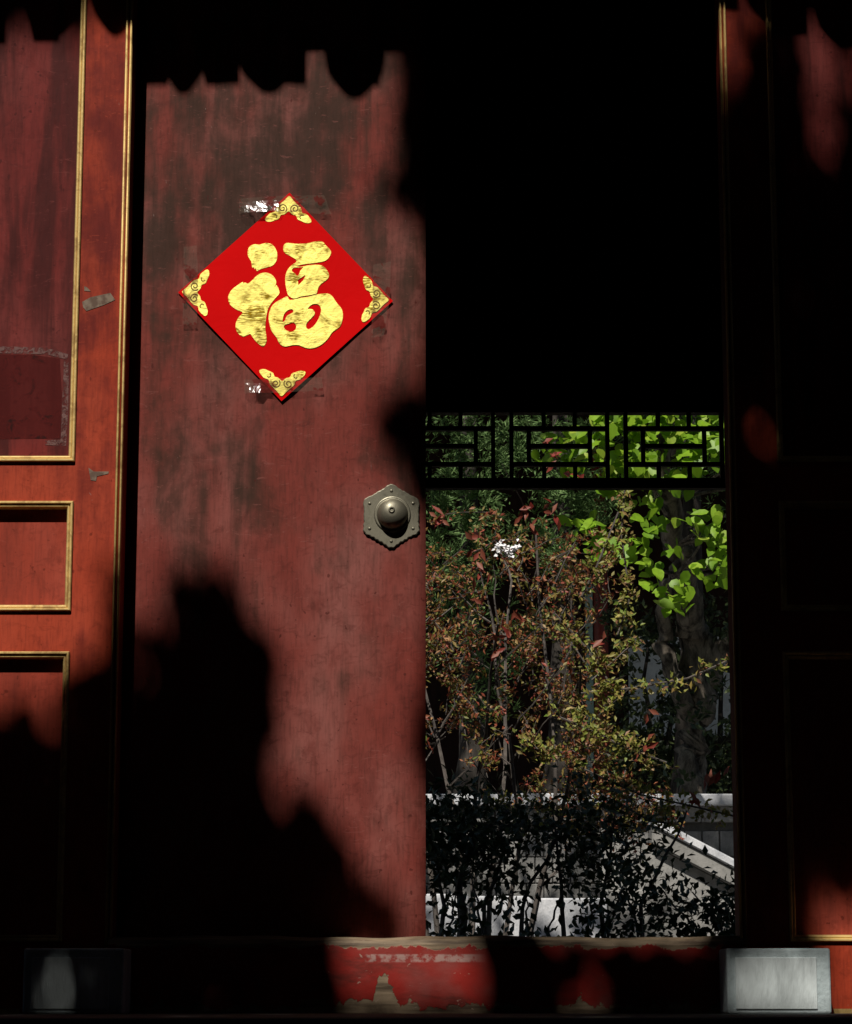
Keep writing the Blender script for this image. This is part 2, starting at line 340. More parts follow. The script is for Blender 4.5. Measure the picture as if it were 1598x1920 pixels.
def lathe(name, prof, cx, cz, m, parent, seg=40):
    bm = bmesh.new(); rings = []
    for r, y in prof:
        rings.append([bm.verts.new((cx + r * math.cos(2 * math.pi * k / seg), y, cz + r * math.sin(2 * math.pi * k / seg))) for k in range(seg)])
    for A, B in zip(rings, rings[1:]):
        for k in range(seg): bm.faces.new((A[k], A[(k + 1) % seg], B[(k + 1) % seg], B[k]))
    bm.faces.new(rings[-1]); return from_bm(name, bm, m, parent, True)
prof = [(35, 5), (34.5, -5.4), (33, -6.6), (31, -6.8), (29.5, -6.2), (29, -7)]
prof += [(29 * math.cos(t) , -7 - 23 * math.sin(t)) for t in [0.12 * k for k in range(1, 12)]]
prof = [(r * pxm, y * pxm) for r, y in prof]
lathe('dome', prof, kc.x + 2 * pxm, kc.z + 3 * pxm, M['bronze'], boss)
lathe('nipple', [(6.5 * pxm, -0.036), (6 * pxm, -0.0455), (4.5 * pxm, -0.0475), (3.4 * pxm, -0.0465), (2.6 * pxm, -0.0415), (0.3 * pxm, -0.041)], kc.x + 1 * pxm, kc.z + 7 * pxm, M['bronze'], boss, 16)
for k in range(6):
    a = math.pi / 2 + k * math.pi / 3
    lathe('rivet', [(3.4 * pxm, -0.004), (3.0 * pxm, -0.0070), (2.0 * pxm, -0.0080), (0.4 * pxm, -0.0084)], kc.x + 47 * pxm * math.cos(a), kc.z + 48 * pxm * math.sin(a), M['bronze'], boss, 12)

# threshold
zt = P(799, 1756, -0.12).z
bm = bmesh.new(); pr = [(-0.12, 0.0), (-0.12, zt - 0.022), (-0.114, zt - 0.009), (-0.102, zt - 0.002), (-0.085, zt), (-0.03, zt), (-0.012, zt - 0.006), (-0.012, 0.0)]
nx = 60; xa, xb = P(200, 1800, -0.12).x, -P(200, 1800, -0.12).x; rows = []
for i in range(nx + 1):
    x = xa + (xb - xa) * i / nx; w = 0.0025 * math.sin(x * 9) + 0.0015 * math.sin(x * 31 + 2)
    rows.append([bm.verts.new((x, y + (0.6 * w if y < -0.1 else 0), z + (w if z > 0.1 else 0))) for y, z in pr])
for A, B in zip(rows, rows[1:]):
    for k in range(len(pr)): bm.faces.new((A[k], A[(k + 1) % len(pr)], B[(k + 1) % len(pr)], B[k]))
bm.faces.new(rows[0]); bm.faces.new(rows[-1])
th = from_bm('threshold', bm, M['threshold'], gate); th['label'] = 'red painted threshold worn to bare wood along both edges'

# fixed side frames with gilt mouldings (built for the left, mirrored for the right)
def XZ(px, py): p = P(px, py, FY); return p.x, p.z
X_strip0, X_strip1 = XZ(215, 950)[0], XZ(229, 950)[0]
X_out, X_far = XZ(138, 950)[0], XZ(-420, 950)[0]
Zs = {k: XZ(130, v)[1] for k, v in dict(bigbot=866, smtop=940, smbot=1146, lowtop=1222, lowbot=1766).items()}
PROF = [(0.0, -0.004), (0.0, 0.006), (0.0025, 0.009), (0.006, 0.009), (0.0085, 0.0055), (0.0095, 0.002), (0.012, 0.004), (0.015, 0.0035), (0.0175, -0.001), (0.0185, -0.006), (0.0185, -0.034)]
def moulding(x0, x1, z0, z1, mir, parent):
    """four mitred gilt strips round an opening"""
    c = [(x0, z0), (x1, z0), (x1, z1), (x0, z1)]; s = [(1, 1), (-1, 1), (-1, -1), (1, -1)]
    for k in range(4):
        (ax, az), (bx, bz) = c[k], c[(k + 1) % 4]; sa, sb = s[k], s[(k + 1) % 4]
        bm = bmesh.new(); A = []; B = []
        for u, d in PROF:
            A.append(bm.verts.new((mir * (ax + sa[0] * u), FY - d, az + sa[1] * u)))
            B.append(bm.verts.new((mir * (bx + sb[0] * u), FY - d, bz + sb[1] * u)))
        for j in range(len(PROF) - 1): bm.faces.new((A[j], A[j + 1], B[j + 1], B[j]))
        from_bm('gilt_moulding', bm, M['gold_leaf'], parent)
def bead(x, w, m, mir, parent, name, z0, z1, d=0.011):
    bm = bmesh.new(); seg = 7; A = []; B = []
    for k in range(seg + 1):
        a = math.pi * k / seg
        A.append(bm.verts.new((mir * (x - w / 2 * math.cos(a)), FY + 0.002 - d * math.sin(a), z0))); B.append(bm.verts.new((mir * (x - w / 2 * math.cos(a)), FY + 0.002 - d * math.sin(a), z1)))
    for k in range(seg): bm.faces.new((A[k], A[k + 1], B[k + 1], B[k]))
    bm.faces.new(A); bm.faces.new(B[::-1]); from_bm(name, bm, m, parent, True)
def mbox(name, a, b, m, parent, mir, bevel=0.0):
    a, b = list(a), list(b)
    if mir < 0: a[0], b[0] = -b[0], -a[0]
    return box(name, a, b, m, parent, bevel)
for mir in (1, -1):
    sf = empty('side_panel_frame', (mir * X_out, FY, 0)); put(sf, gate)
    sf['label'] = 'fixed red frame with gilt mouldings beside the ' + ('shut leaf' if mir > 0 else 'open leaf')
    mbox('stile', (X_out, FY, 0.0), (X_strip0, 0.10, TOPZ), M['frame_red'], sf, mir)
    mbox('jamb', (X_strip0 + 0.0005, FY + 0.002, 0.0), (X_strip1, 0.0 - 0.006, TOPZ), M['frame_red'], sf, mir)
    w = (X_strip1 - X_strip0)
    bead(X_strip0 + w * 0.21, w * 0.40, M['gold_leaf'], mir, sf, 'gilt_bead', 0.0, TOPZ)
    bead(X_strip0 + w * 0.51, w * 0.16, M['frame_red'], mir, sf, 'red_fillet', 0.0, TOPZ, 0.007)
    bead(X_strip0 + w * 0.79, w * 0.40, M['gold_leaf'], mir, sf, 'gilt_bead', 0.0, TOPZ)
    mbox('stile', (X_far - 0.12, FY, 0.0), (X_far, 0.10, TOPZ), M['frame_red'], sf, mir)
    for a, b in ((Zs['smtop'], Zs['bigbot']), (Zs['lowtop'], Zs['smbot']), (0.0, Zs['lowbot']), (TOPZ - 0.15, TOPZ)):
        mbox('rail', (X_far, FY + 0.0006, a), (X_out, 0.10, b), M['frame_red'], sf, mir)
    for a, b, mt in ((Zs['bigbot'], TOPZ - 0.15, 'panel_red'), (Zs['smbot'], Zs['smtop'], 'small_panel'), (Zs['lowbot'], Zs['lowtop'], 'small_panel')):
        moulding(X_far, X_out, a, b, mir, sf)
        mbox('panel', (X_far, FY + 0.026, a), (X_out, FY + 0.05, b), M[mt], sf, mir)
    mbox('corner_post', (X_far - 0.50, -0.16, 0.0), (X_far - 0.121, 0.16, TOPZ), M['frame_red'], sf, mir)
    mbox('gilt_foot_fillet', (XZ(-420, 950)[0], FY - 0.010, 0.0), (XZ(35, 1905)[0], FY - 0.001, 0.012), M['gold_leaf'], sf, mir)
# lintel, upper boards, hall walls, ceiling
box('lintel', (-2.2, -0.13, TOPZ), (2.2, 0.14, TOPZ + 0.32), M['frame_red'], gate)
box('upper_board', (-5, -0.05, TOPZ + 0.32), (5, 0.08, 5.2), M['dark_wood'], gate)  # unseen board, added up to the roof to shut out sky light
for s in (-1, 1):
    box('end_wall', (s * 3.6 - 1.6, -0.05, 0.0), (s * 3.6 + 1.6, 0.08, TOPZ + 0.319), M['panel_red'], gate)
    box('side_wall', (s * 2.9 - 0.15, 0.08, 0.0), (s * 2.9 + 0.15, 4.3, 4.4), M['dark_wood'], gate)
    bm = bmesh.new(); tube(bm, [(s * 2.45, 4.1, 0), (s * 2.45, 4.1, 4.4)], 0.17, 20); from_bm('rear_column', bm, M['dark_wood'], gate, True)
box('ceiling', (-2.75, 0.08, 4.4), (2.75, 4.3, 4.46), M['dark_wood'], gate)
# rear tie beam and fretwork below it
LY = 4.1
zb_ = P(1080, 776, LY).z
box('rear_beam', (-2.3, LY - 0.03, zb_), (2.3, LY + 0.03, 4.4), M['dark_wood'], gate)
lat = empty('fretwork_lattice', (0, LY, zb_)); put(lat, gate); lat['label'] = 'dark fretwork hanging under the rear beam'
unit = bpy.data.meshes.new('bar_unit'); bmu = bmesh.new(); bmesh.ops.create_cube(bmu, size=1.0); bmu.to_mesh(unit); bmu.free(); unit.materials.append(M['dark_wood'])
def bar(x0, x1, y0, y1, name='lattice_bar', dep=0.03):
    a, b = P(x0, y1, LY), P(x1, y0, LY); zc = lambda py: P(1080, py, LY).z
    k = 2.345e-3                                 # metres per pixel on that plane near the lattice
    X0, X1 = (x0 - 799) * k, (x1 - 799) * k
    o = bpy.data.objects.new(name, unit); COL.objects.link(o); put(o, lat)
    o.location = ((X0 + X1) / 2, LY, (zc(y0) + zc(y1)) / 2); o.scale = (X1 - X0, dep, zc(y0) - zc(y1)); return o
o = bar(-160, 1762, 898, 917, 'lattice_rail', 0.05)
HB = 3.9
for k in range(-4, 4):
    x0, x1 = 962 + 218 * k, 1145 + 218 * k; e = 0.012 * (k % 3)
    bar(x0 - HB, x0 + HB, 775, 898.5, dep=0.034); bar(x1 - HB, x1 + HB, 775, 898.5, dep=0.034)
    for y in (804, 871): bar(x0 + HB, x1 - HB, y - HB, y + HB)
    xi, xj = x0 + 33, x1 - 33
    for x in (xi, xj): bar(x - HB, x + HB, 804 + HB, 871 - HB)
    bar(xi + HB, xj - HB, 837 - HB, 837 + HB)
    for x in (x0 + 62, x1 - 62): bar(x - HB, x + HB, 775, 804 - HB); bar(x - HB, x + HB, 871 + HB, 898.5)

# eaves: fascia, rafter ends and drip tiles, set out so that their shadow falls across the leaf head
EY = -1.30
def eave_pt(px, py, Yp=0.0, Ye=EY): return along_sun(P(px, py, Yp), Ye)
zf = eave_pt(500, 100).z
roof = empty('eaves_roof', (0, EY, zf)); put(roof, gate)
RZ = 7.3
bm = bmesh.new()
sec = [(EY, zf), (EY, zf + 0.10), (2.0, RZ + 0.12), (5.3, zf + 0.10), (5.3, zf), (2.0, RZ)]
prismv = [[bm.verts.new((x, y, z)) for y, z in sec] for x in (-5.2, 5.2)]
for q in ((0, 1, 2, 5), (2, 3, 4, 5)):
    bm.faces.new([prismv[0][i] for i in q]); bm.faces.new([prismv[1][i] for i in q][::-1])
for i in range(6): bm.faces.new((prismv[0][i], prismv[1][i], prismv[1][(i + 1) % 6], prismv[0][(i + 1) % 6]))
from_bm('roof_deck', bm, M['tile'], roof)
# drip tile
def drip(cx, w, bot, asym=0.0):
    a = eave_pt(cx, 58, 0.0, EY - 0.02); lo = eave_pt(cx, bot, 0.0, EY - 0.02).z; h = a.z - lo; wm = w * pxm / 2
    half = [(-1.0, 0.0), (-1.0, 0.45), (-0.93, 0.62), (-0.74, 0.74), (-0.50, 0.86), (-0.25, 0.97), (0.0, 1.0)]
    pts = half + [(-x, y) for x, y in half[-2::-1]]
    bm = bmesh.new(); prism(bm, [Vector((a.x + x * wm, EY - 0.012, a.z - y * h)) for x, y in pts], -0.016)
    return from_bm('drip_tile', bm, M['tile'], roof)
def rafter(cx, w, bot):
    lo = eave_pt(cx, bot, 0.0, EY + 0.05); wm = w * pxm / 2
    return box('rafter_end', (lo.x - wm, EY + 0.05, lo.z), (lo.x + wm, EY + 1.2, zf + 0.03), M['dark_wood'], roof)
for cx, w, b in ((665, 112, 181), (505, 118, 173), (345, 82, 173), (245, 92, 170), (118, 100, 150), (-45, 110, 172), (825, 110, 178), (985, 112, 176), (1145, 112, 178), (1305, 112, 150), (1455, 96, 140), (1592, 112, 168), (1760, 112, 176), (-205, 112, 176), (-365, 112, 176), (-525, 112, 176), (1920, 112, 176), (2080, 112, 176)):
    drip(cx, w, b)
for cx, w, b in ((683, 60, 160), (550, 52, 160), (418, 66, 160), (285, 62, 160), (107, 50, 160), (2, 62, 164), (816, 60, 160), (950, 60, 160), (1083, 60, 160), (1216, 60, 160), (1370, 62, 126), (1494, 66, 148), (1650, 60, 158), (1783, 60, 158), (-130, 60, 160), (-263, 60, 160)):
    rafter(cx, w, b)
tm = bmesh.new(); tube(tm, [(0, EY, zf + 0.11), (0, 2.0, RZ + 0.13)], 0.055, 8); tme = bpy.data.meshes.new('cover_tile'); tm.to_mesh(tme); tm.free(); tme.materials.append(M['tile'])
for k in range(-21, 22):
    o = bpy.data.objects.new('cover_tile_row', tme); COL.objects.link(o); put(o, roof); o.location = (k * 0.24, 0, 0)

# ------------------------------------------------------------------ stone blocks at the foot of the jambs
def stone_block(name, x0, x1, label):
    a, b = P(x0, 1905, -0.3), P(x1, 1778, -0.3)
    t = empty(name, ((a.x + b.x) / 2, -0.2, 0)); tag(t, label, 'stone block', 'stone blocks at the foot of the gate jambs')
    box('body', (a.x, -0.30, 0.0), (b.x, -0.125, b.z), M['block_edge'], t, 0.006)
    mx, mz = 0.022, 0.018
    box('dressed_face', (a.x + mx, -0.3035, 0.012), (b.x - mx - 0.015, -0.29, b.z - mz - 0.006), M['block'], t, 0.0015)
stone_block('stone_block', 1365, 1557, 'pale grey dressed stone block below the open leaf\'s jamb')
stone_block('stone_block', 41, 233, 'grey dressed stone block, half shaded, below the shut leaf\'s jamb')

# ------------------------------------------------------------------ fortune paper and tapes
PY = -0.007
corners = [(543, 361), (737, 564), (528, 752), (334, 548)]
ctr = (sum(c[0] for c in corners) / 4, sum(c[1] for c in corners) / 4)
fu = empty('fortune_paper', P(*ctr, PY)); tag(fu, 'red diamond paper with gold character and gold corner scrolls on the door', 'paper')
bm = bmesh.new(); nseg = 10; C3 = [P(*c, PY) for c in corners]; grid = []
for i in range(nseg + 1):
    row = []
    for j in range(nseg + 1):
        u, v = i / nseg, j / nseg
        p = (C3[0] * (1 - u) + C3[1] * u) * (1 - v) + (C3[3] * (1 - u) + C3[2] * u) * v
        e = max(0.0, abs(u - 0.5) * 2 - 0.6) * max(0.0, abs(v - 0.5) * 2 - 0.2)
        row.append(bm.verts.new(p + Vector((0, -0.0003 * math.sin(3 * u + 2) + 0.0010 * e, 0))))
    grid.append(row)
for i in range(nseg):
    for j in range(nseg): bm.faces.new((grid[i][j], grid[i][j + 1], grid[i + 1][j + 1], grid[i + 1][j]))
geo = bmesh.ops.extrude_face_region(bm, geom=list(bm.faces))
for v in geo['geom']:
    if isinstance(v, bmesh.types.BMVert): v.co.y += 0.0008
from_bm('sheet', bm, M['paper'], fu, False)
def flat_shape(name, loops, m, parent, y, th=0.00008):
    """filled outline with holes, loops in photo pixels on the leaf plane"""
    cu = bpy.data.curves.new(name, 'CURVE'); cu.dimensions = '2D'; cu.fill_mode = 'BOTH'; cu.extrude = th
    o3 = P(*ctr, 0)
    for lp in loops:
        s = cu.splines.new('POLY'); s.points.add(len(lp) - 1); s.use_cyclic_u = True
        for q, (px, py) in zip(s.points, lp):
            p = P(px, py, 0); q.co = (p.x - o3.x, p.z - o3.z, 0, 1)
    tmp = bpy.data.objects.new('tmp', cu); COL.objects.link(tmp)
    dg = bpy.context.evaluated_depsgraph_get(); me = bpy.data.meshes.new_from_object(tmp.evaluated_get(dg))
    bpy.data.objects.remove(tmp); bpy.data.curves.remove(cu)
    me.transform(Matrix.Translation((o3.x, y, o3.z)) @ Matrix.Rotation(R(90), 4, 'X')); me.materials.clear()
    return link_mesh(name, me, m, parent)
Z7 = lambda pts: [(420 + x / 6.658, 430 + y / 6.658) for x, y in smooth_loop(pts, 3)]
dot = [(298,300),(310,245),(340,210),(390,195),(440,200),(490,188),(540,178),(590,192),(630,225),(658,275),(668,330),(660,390),(635,435),(600,465),(550,480),(480,500),(440,515),(415,530),(405,510),(395,495),(385,505),(372,480),(358,488),(350,455),(345,415),(325,380),(305,345)]
body = [(55,870),(70,810),(105,760),(160,715),(235,665),(245,685),(265,672),(300,685),(330,668),(370,630),(410,590),(460,560),(515,548),(570,560),(620,595),(650,645),(652,690),(630,730),(618,752),(655,705),(672,730),(680,738),(695,800),(665,845),(625,890),(590,935),(560,985),(540,1050),(525,1140),(518,1240),(528,1320),(535,1390),(520,1440),(490,1468),(450,1450),(400,1405),(360,1355),(335,1315),(300,1325),(245,1345),(200,1325),(165,1285),(148,1230),(155,1170),(185,1110),(230,1060),(225,1035),(180,1020),(120,985),(75,940)]
top = [(743,240),(755,200),(785,180),(830,182),(900,188),(980,188),(1060,180),(1140,162),(1200,157),(1240,170),(1280,215),(1320,255),(1340,295),(1325,340),(1290,385),(1240,410),(1160,425),(1070,435),(980,448),(920,462),(860,480),(850,470),(890,430),(910,400),(870,365),(810,330),(765,305),(745,270)]
mouth = [(890,432),(840,465),(800,510),(775,570),(768,640),(775,720),(790,790),(805,830),(840,860),(880,872),(920,862),(960,848),(1040,836),(1130,820),(1160,808),(1170,770),(1185,725),(1220,685),(1270,650),(1305,615),(1313,575),(1295,530),(1255,480),(1200,455),(1130,452),(1060,458),(1000,470),(950,478),(910,470),(915,455)]
mh1 = [(850,515),(880,487),(960,482),(992,482),(960,520),(940,565),(915,590),(890,560),(860,540)]
mh2 = [(925,640),(970,612),(1010,582),(1015,600),(985,650),(935,700),(928,670)]
field = [(560,1110),(570,1040),(600,970),(650,920),(720,880),(790,846),(810,878),(830,890),(880,885),(960,865),(1060,850),(1150,825),(1230,812),(1300,812),(1350,840),(1385,890),(1420,940),(1460,985),(1480,1030),(1487,1090),(1475,1160),(1450,1220),(1400,1260),(1350,1300),(1310,1360),(1260,1415),(1200,1460),(1130,1488),(1060,1495),(1000,1480),(940,1455),(880,1452),(820,1462),(770,1472),(720,1455),(685,1415),(660,1360),(620,1310),(590,1260),(570,1190)]
fh1 = [(735,1165),(740,1110),(755,1065),(790,1025),(840,1005),(868,1020),(865,1045),(830,1065),(795,1085),(775,1115),(765,1145)]
fh2 = [(750,1225),(765,1200),(810,1185),(860,1170),(890,1185),(905,1225),(890,1265),(850,1285),(800,1278),(765,1255)]
fh3 = [(1050,1000),(1080,960),(1120,942),(1165,942),(1200,965),(1215,1010),(1205,1070),(1180,1130),(1145,1190),(1100,1235),(1060,1255),(1032,1240),(1028,1200),(1050,1160),(1095,1115),(1130,1075),(1135,1040),(1110,1010),(1080,1003)]
flat_shape('character_stroke', [Z7(dot)], M['foil'], fu, PY - 0.0012)
flat_shape('character_stroke', [Z7(body)], M['foil'], fu, PY - 0.0012)
flat_shape('character_stroke', [Z7(top)], M['foil'], fu, PY - 0.0012)
flat_shape('character_stroke', [Z7(mouth), Z7(mh1), Z7(mh2)], M['foil'], fu, PY - 0.0014)
flat_shape('character_stroke', [Z7(field), Z7(fh1), Z7(fh2), Z7(fh3)], M['foil'], fu, PY - 0.0016)
half = [(0, 0), (-30, -30), (-66, -62), (-84, -82), (-92, -108), (-112, -116), (-130, -125), (-156, -158), (-150, -176), (-120, -179), (-92, -168), (-64, -156), (-52, -132), (-26, -124), (0, -104)]
sc = 1 / 3.632
for (cx, cy) in corners:
    dx, dy = ctr[0] - cx, ctr[1] - cy; L = math.hypot(dx, dy); ux, uy = dx / L, dy / L; vx, vy = -uy, ux
    def loc(a, b): return (cx + ux * (8 - b * sc) + vx * a * sc, cy + uy * (8 - b * sc) + vy * a * sc)
    full = half + [(-a, b) for a, b in half[-2:0:-1]]
    sh = flat_shape('corner_scroll', [smooth_loop([loc(a, b) for a, b in full], 3)], M['foil'], fu, PY - 0.0012)
    for s in (-1, 1):
        def line(pts, w):
            Lp = []; Rp = []
            for i, p in enumerate(pts):
                q, r_ = pts[max(i - 1, 0)], pts[min(i + 1, len(pts) - 1)]
                tx, ty = r_[0] - q[0], r_[1] - q[1]; l = math.hypot(tx, ty) or 1
                Lp.append((p[0] - ty / l * w, p[1] + tx / l * w)); Rp.append((p[0] + ty / l * w, p[1] - tx / l * w))
            return Lp + Rp[::-1]
        sp = [(s * (42 - (7 + 24 * (1 - t / 20)) * math.cos(0.44 * t - 0.8)), -85 + (7 + 24 * (1 - t / 20)) * math.sin(0.44 * t - 0.8)) for t in range(0, 21)]
        flat_shape('scroll_line', [[loc(a, b) for a, b in line(sp, 3.6)]], M['foil_line'], sh, PY - 0.00165)
        sp2 = [(s * (92 + 14 * math.cos(0.7 * t)), -140 + 14 * math.sin(0.7 * t)) for t in range(1, 7)]
        flat_shape('scroll_line', [[loc(a, b) for a, b in line(sp2, 3.4)]], M['foil_line'], sh, PY - 0.00165)

def tape(pts, label, y=-0.011, wav=0.0025, m='tape', n=14, curl=None):
    """strip along a list of left/right pixel pairs"""
    bm = bmesh.new(); A = []
    for k in range(n + 1):
        t = k / n * (len(pts) - 1); i = min(int(t), len(pts) - 2); f = t - i
        row = []
        for j in range(5):
            s_ = j / 4
            p = [(pts[i][0][c] * (1 - s_) + pts[i][1][c] * s_) * (1 - f) + (pts[i + 1][0][c] * (1 - s_) + pts[i + 1][1][c] * s_) * f for c in (0, 1)]
            jit = rng.uniform(-1, 1)
            q = P(p[0] + rng.uniform(-.8, .8), p[1] + rng.uniform(-.8, .8), y); q.y -= wav * abs(jit) * (0.15 if curl and curl[0] <= k / n <= curl[1] and j > 1 else 0.6)
            if curl and curl[0] <= k / n <= curl[1] and j > 1: q.y -= 0.0045 * (j - 1) * curl[2]
            row.append(bm.verts.new(q))
        A.append(row)
    for a, b in zip(A, A[1:]):
        for j in range(4): bm.faces.new((a[j], a[j + 1], b[j + 1], b[j]))
    o = from_bm('tape_strip' if m == 'tape' else 'tape_remnant', bm, M[m], None, False)
    return tag(o, label, 'tape')
tape([((449, 372), (448, 402)), ((500, 368), (500, 398)), ((545, 367), (546, 398)), ((608, 366), (622, 402))], 'crumpled clear tape across the top corner of the red paper', wav=0.004, curl=(0.02, 0.55, 1.0))
tape([((345, 463), (370, 460)), ((343, 540), (371, 538)), ((342, 610), (370, 608))], 'clear tape strip over the red paper\'s corner farthest from the bronze boss')
tape([((700, 496), (733, 490)), ((699, 560), (731, 562)), ((696, 633), (720, 630))], 'torn clear tape strip over the red paper\'s corner above the bronze boss')
tape([((458, 712), (458, 738)), ((530, 710), (530, 736)), ((604, 708), (606, 732))], 'clear tape strip across the bottom corner of the red paper', curl=(0.05, 0.22, 0.8))
def on_frame(pxs, label):
    bm = bmesh.new(); prism(bm, [P(x, y, FY - 0.0012) for x, y in pxs], 0.001)
    tag(from_bm('tape_remnant', bm, M['residue'], None), label, 'tape')
on_frame([(154, 566), (170, 557), (207, 549), (216, 562), (196, 571), (162, 583), (156, 576)], 'dirty strip of old tape stuck across the red stile')
on_frame([(158, 536), (164, 539), (170, 546), (158, 545)], 'tiny tape scrap stuck on the stile above the old tape strip')
on_frame([(166, 877), (176, 884), (204, 884), (203, 888), (182, 893), (180, 902), (170, 900)], 'torn paper scrap stuck on the stile below the big panel')
# pasted square remnants on the big panel (outline of an old notice)
def on_panel(pxs, m, label, dy=0.0012):
    bm = bmesh.new(); prism(bm, [P(x, y, FY + 0.026 - dy) for x, y in pxs], dy * 0.8)
    return tag(from_bm('notice_remnant', bm, m, None), label, 'paper remnant')
g = G('glue_mark', 0.7, 0, 0.3); n = g.noise(60, 5, (1, 1, 1), 0.7, 1.0); g.color(g.mix(g.step(n, 0.42, 0.58), (0.10, 0.042, 0.038), (0.20, 0.105, 0.095))); g.set(g.b.inputs['Alpha'], g.math('MULTIPLY', g.step(n, 0.40, 0.60), 0.55)); M['glue'] = g.m
g = G('notice_stain', 0.7, 0, 0.1); n = g.noise(22, 5, (1, 1, 1), 0.65, 0.8); g.color(g.mix(g.step(n, 0.55, 0.68), (0.10, 0.010, 0.009), (0.03, 0.006, 0.005))); g.set(g.b.inputs['Alpha'], g.math('ADD', g.math('MULTIPLY', g.step(n, 0.5, 0.68), 0.45), 0.35)); M['stain'] = g.m
on_panel([(-60, 663), (60, 665), (112, 672), (116, 740), (113, 822), (-60, 824)], M['stain'], 'dark square stain left by a torn-off notice', 0.0006)
on_panel([(-60, 648), (40, 650), (88, 652), (128, 664), (126, 674), (88, 664), (0, 662), (-60, 662)], M['glue'], 'grey glue line along the top of a torn-off notice')
on_panel([(120, 676), (129, 680), (128, 760), (124, 836), (84, 834), (84, 826), (114, 824), (117, 750)], M['glue'], 'pale glue marks down the edge of a torn-off notice')

# ------------------------------------------------------------------ foliage
def leaf_cards(name, C, D, Nn, Ln, Wd, m, parent, fold=0.25, broad=False):
    """one small folded blade for each row: centre, direction, normal, length, width"""
    C, D, Nn = (np.asarray(a, float) for a in (C, D, Nn)); Ln, Wd = np.asarray(Ln, float)[:, None], np.asarray(Wd, float)[:, None]
    D /= np.linalg.norm(D, axis=1, keepdims=True) + 1e-9
    S = np.cross(D, Nn); S /= np.linalg.norm(S, axis=1, keepdims=True) + 1e-9; U = np.cross(S, D)
    n = len(C)
    if broad:
        prof = [(-0.5, 0, 0), (-0.34, 0.42, 0.5), (-0.05, 0.5, 0.8), (0.25, 0.30, 0.6), (0.5, 0, -0.3), (0.25, -0.30, 0.6), (-0.05, -0.5, 0.8), (-0.34, -0.42, 0.5), (0.0, 0, 0.15)]
        faces = [(8, i, i + 1) for i in range(7)] + [(8, 7, 0)]
    else:
        prof = [(-0.5, 0, 0), (0.0, 0.5, 1), (0.5, 0, 0), (0.0, -0.5, 1)]; faces = [(0, 1, 2), (0, 2, 3)]
    k = len(prof); V = np.zeros((n, k, 3))
    for i, (a, b, c) in enumerate(prof): V[:, i] = C + D * Ln * a + S * Wd * b + U * Wd * fold * c
    F = np.array(faces); FF = (F[None] + (np.arange(n) * k)[:, None, None]).reshape(-1, 3)
    me = bpy.data.meshes.new(name); me.vertices.add(n * k); me.vertices.foreach_set('co', V.ravel())
    me.loops.add(FF.size); me.loops.foreach_set('vertex_index', FF.ravel().astype(np.int32))
    me.polygons.add(len(FF)); me.polygons.foreach_set('loop_start', np.arange(0, FF.size, 3, dtype=np.int32))
    me.update(calc_edges=True)
    return link_mesh(name, me, m, parent)
def rand_dirs(n): v = nr.normal(size=(n, 3)); return v / np.linalg.norm(v, axis=1, keepdims=True)
def limb(bm, pts, r0, r1, seg=7, wob=0.0):
    q = []
    for i in range(len(pts) - 1):
        a, b = Vector(pts[i]), Vector(pts[i + 1])
        for j in range(4): q.append(a.lerp(b, j / 4) + Vector([rng.uniform(-wob, wob) for _ in range(3)]))
    q.append(Vector(pts[-1])); n = len(q)
    tube(bm, q, [r0 + (r1 - r0) * i / (n - 1) for i in range(n)], seg); return q

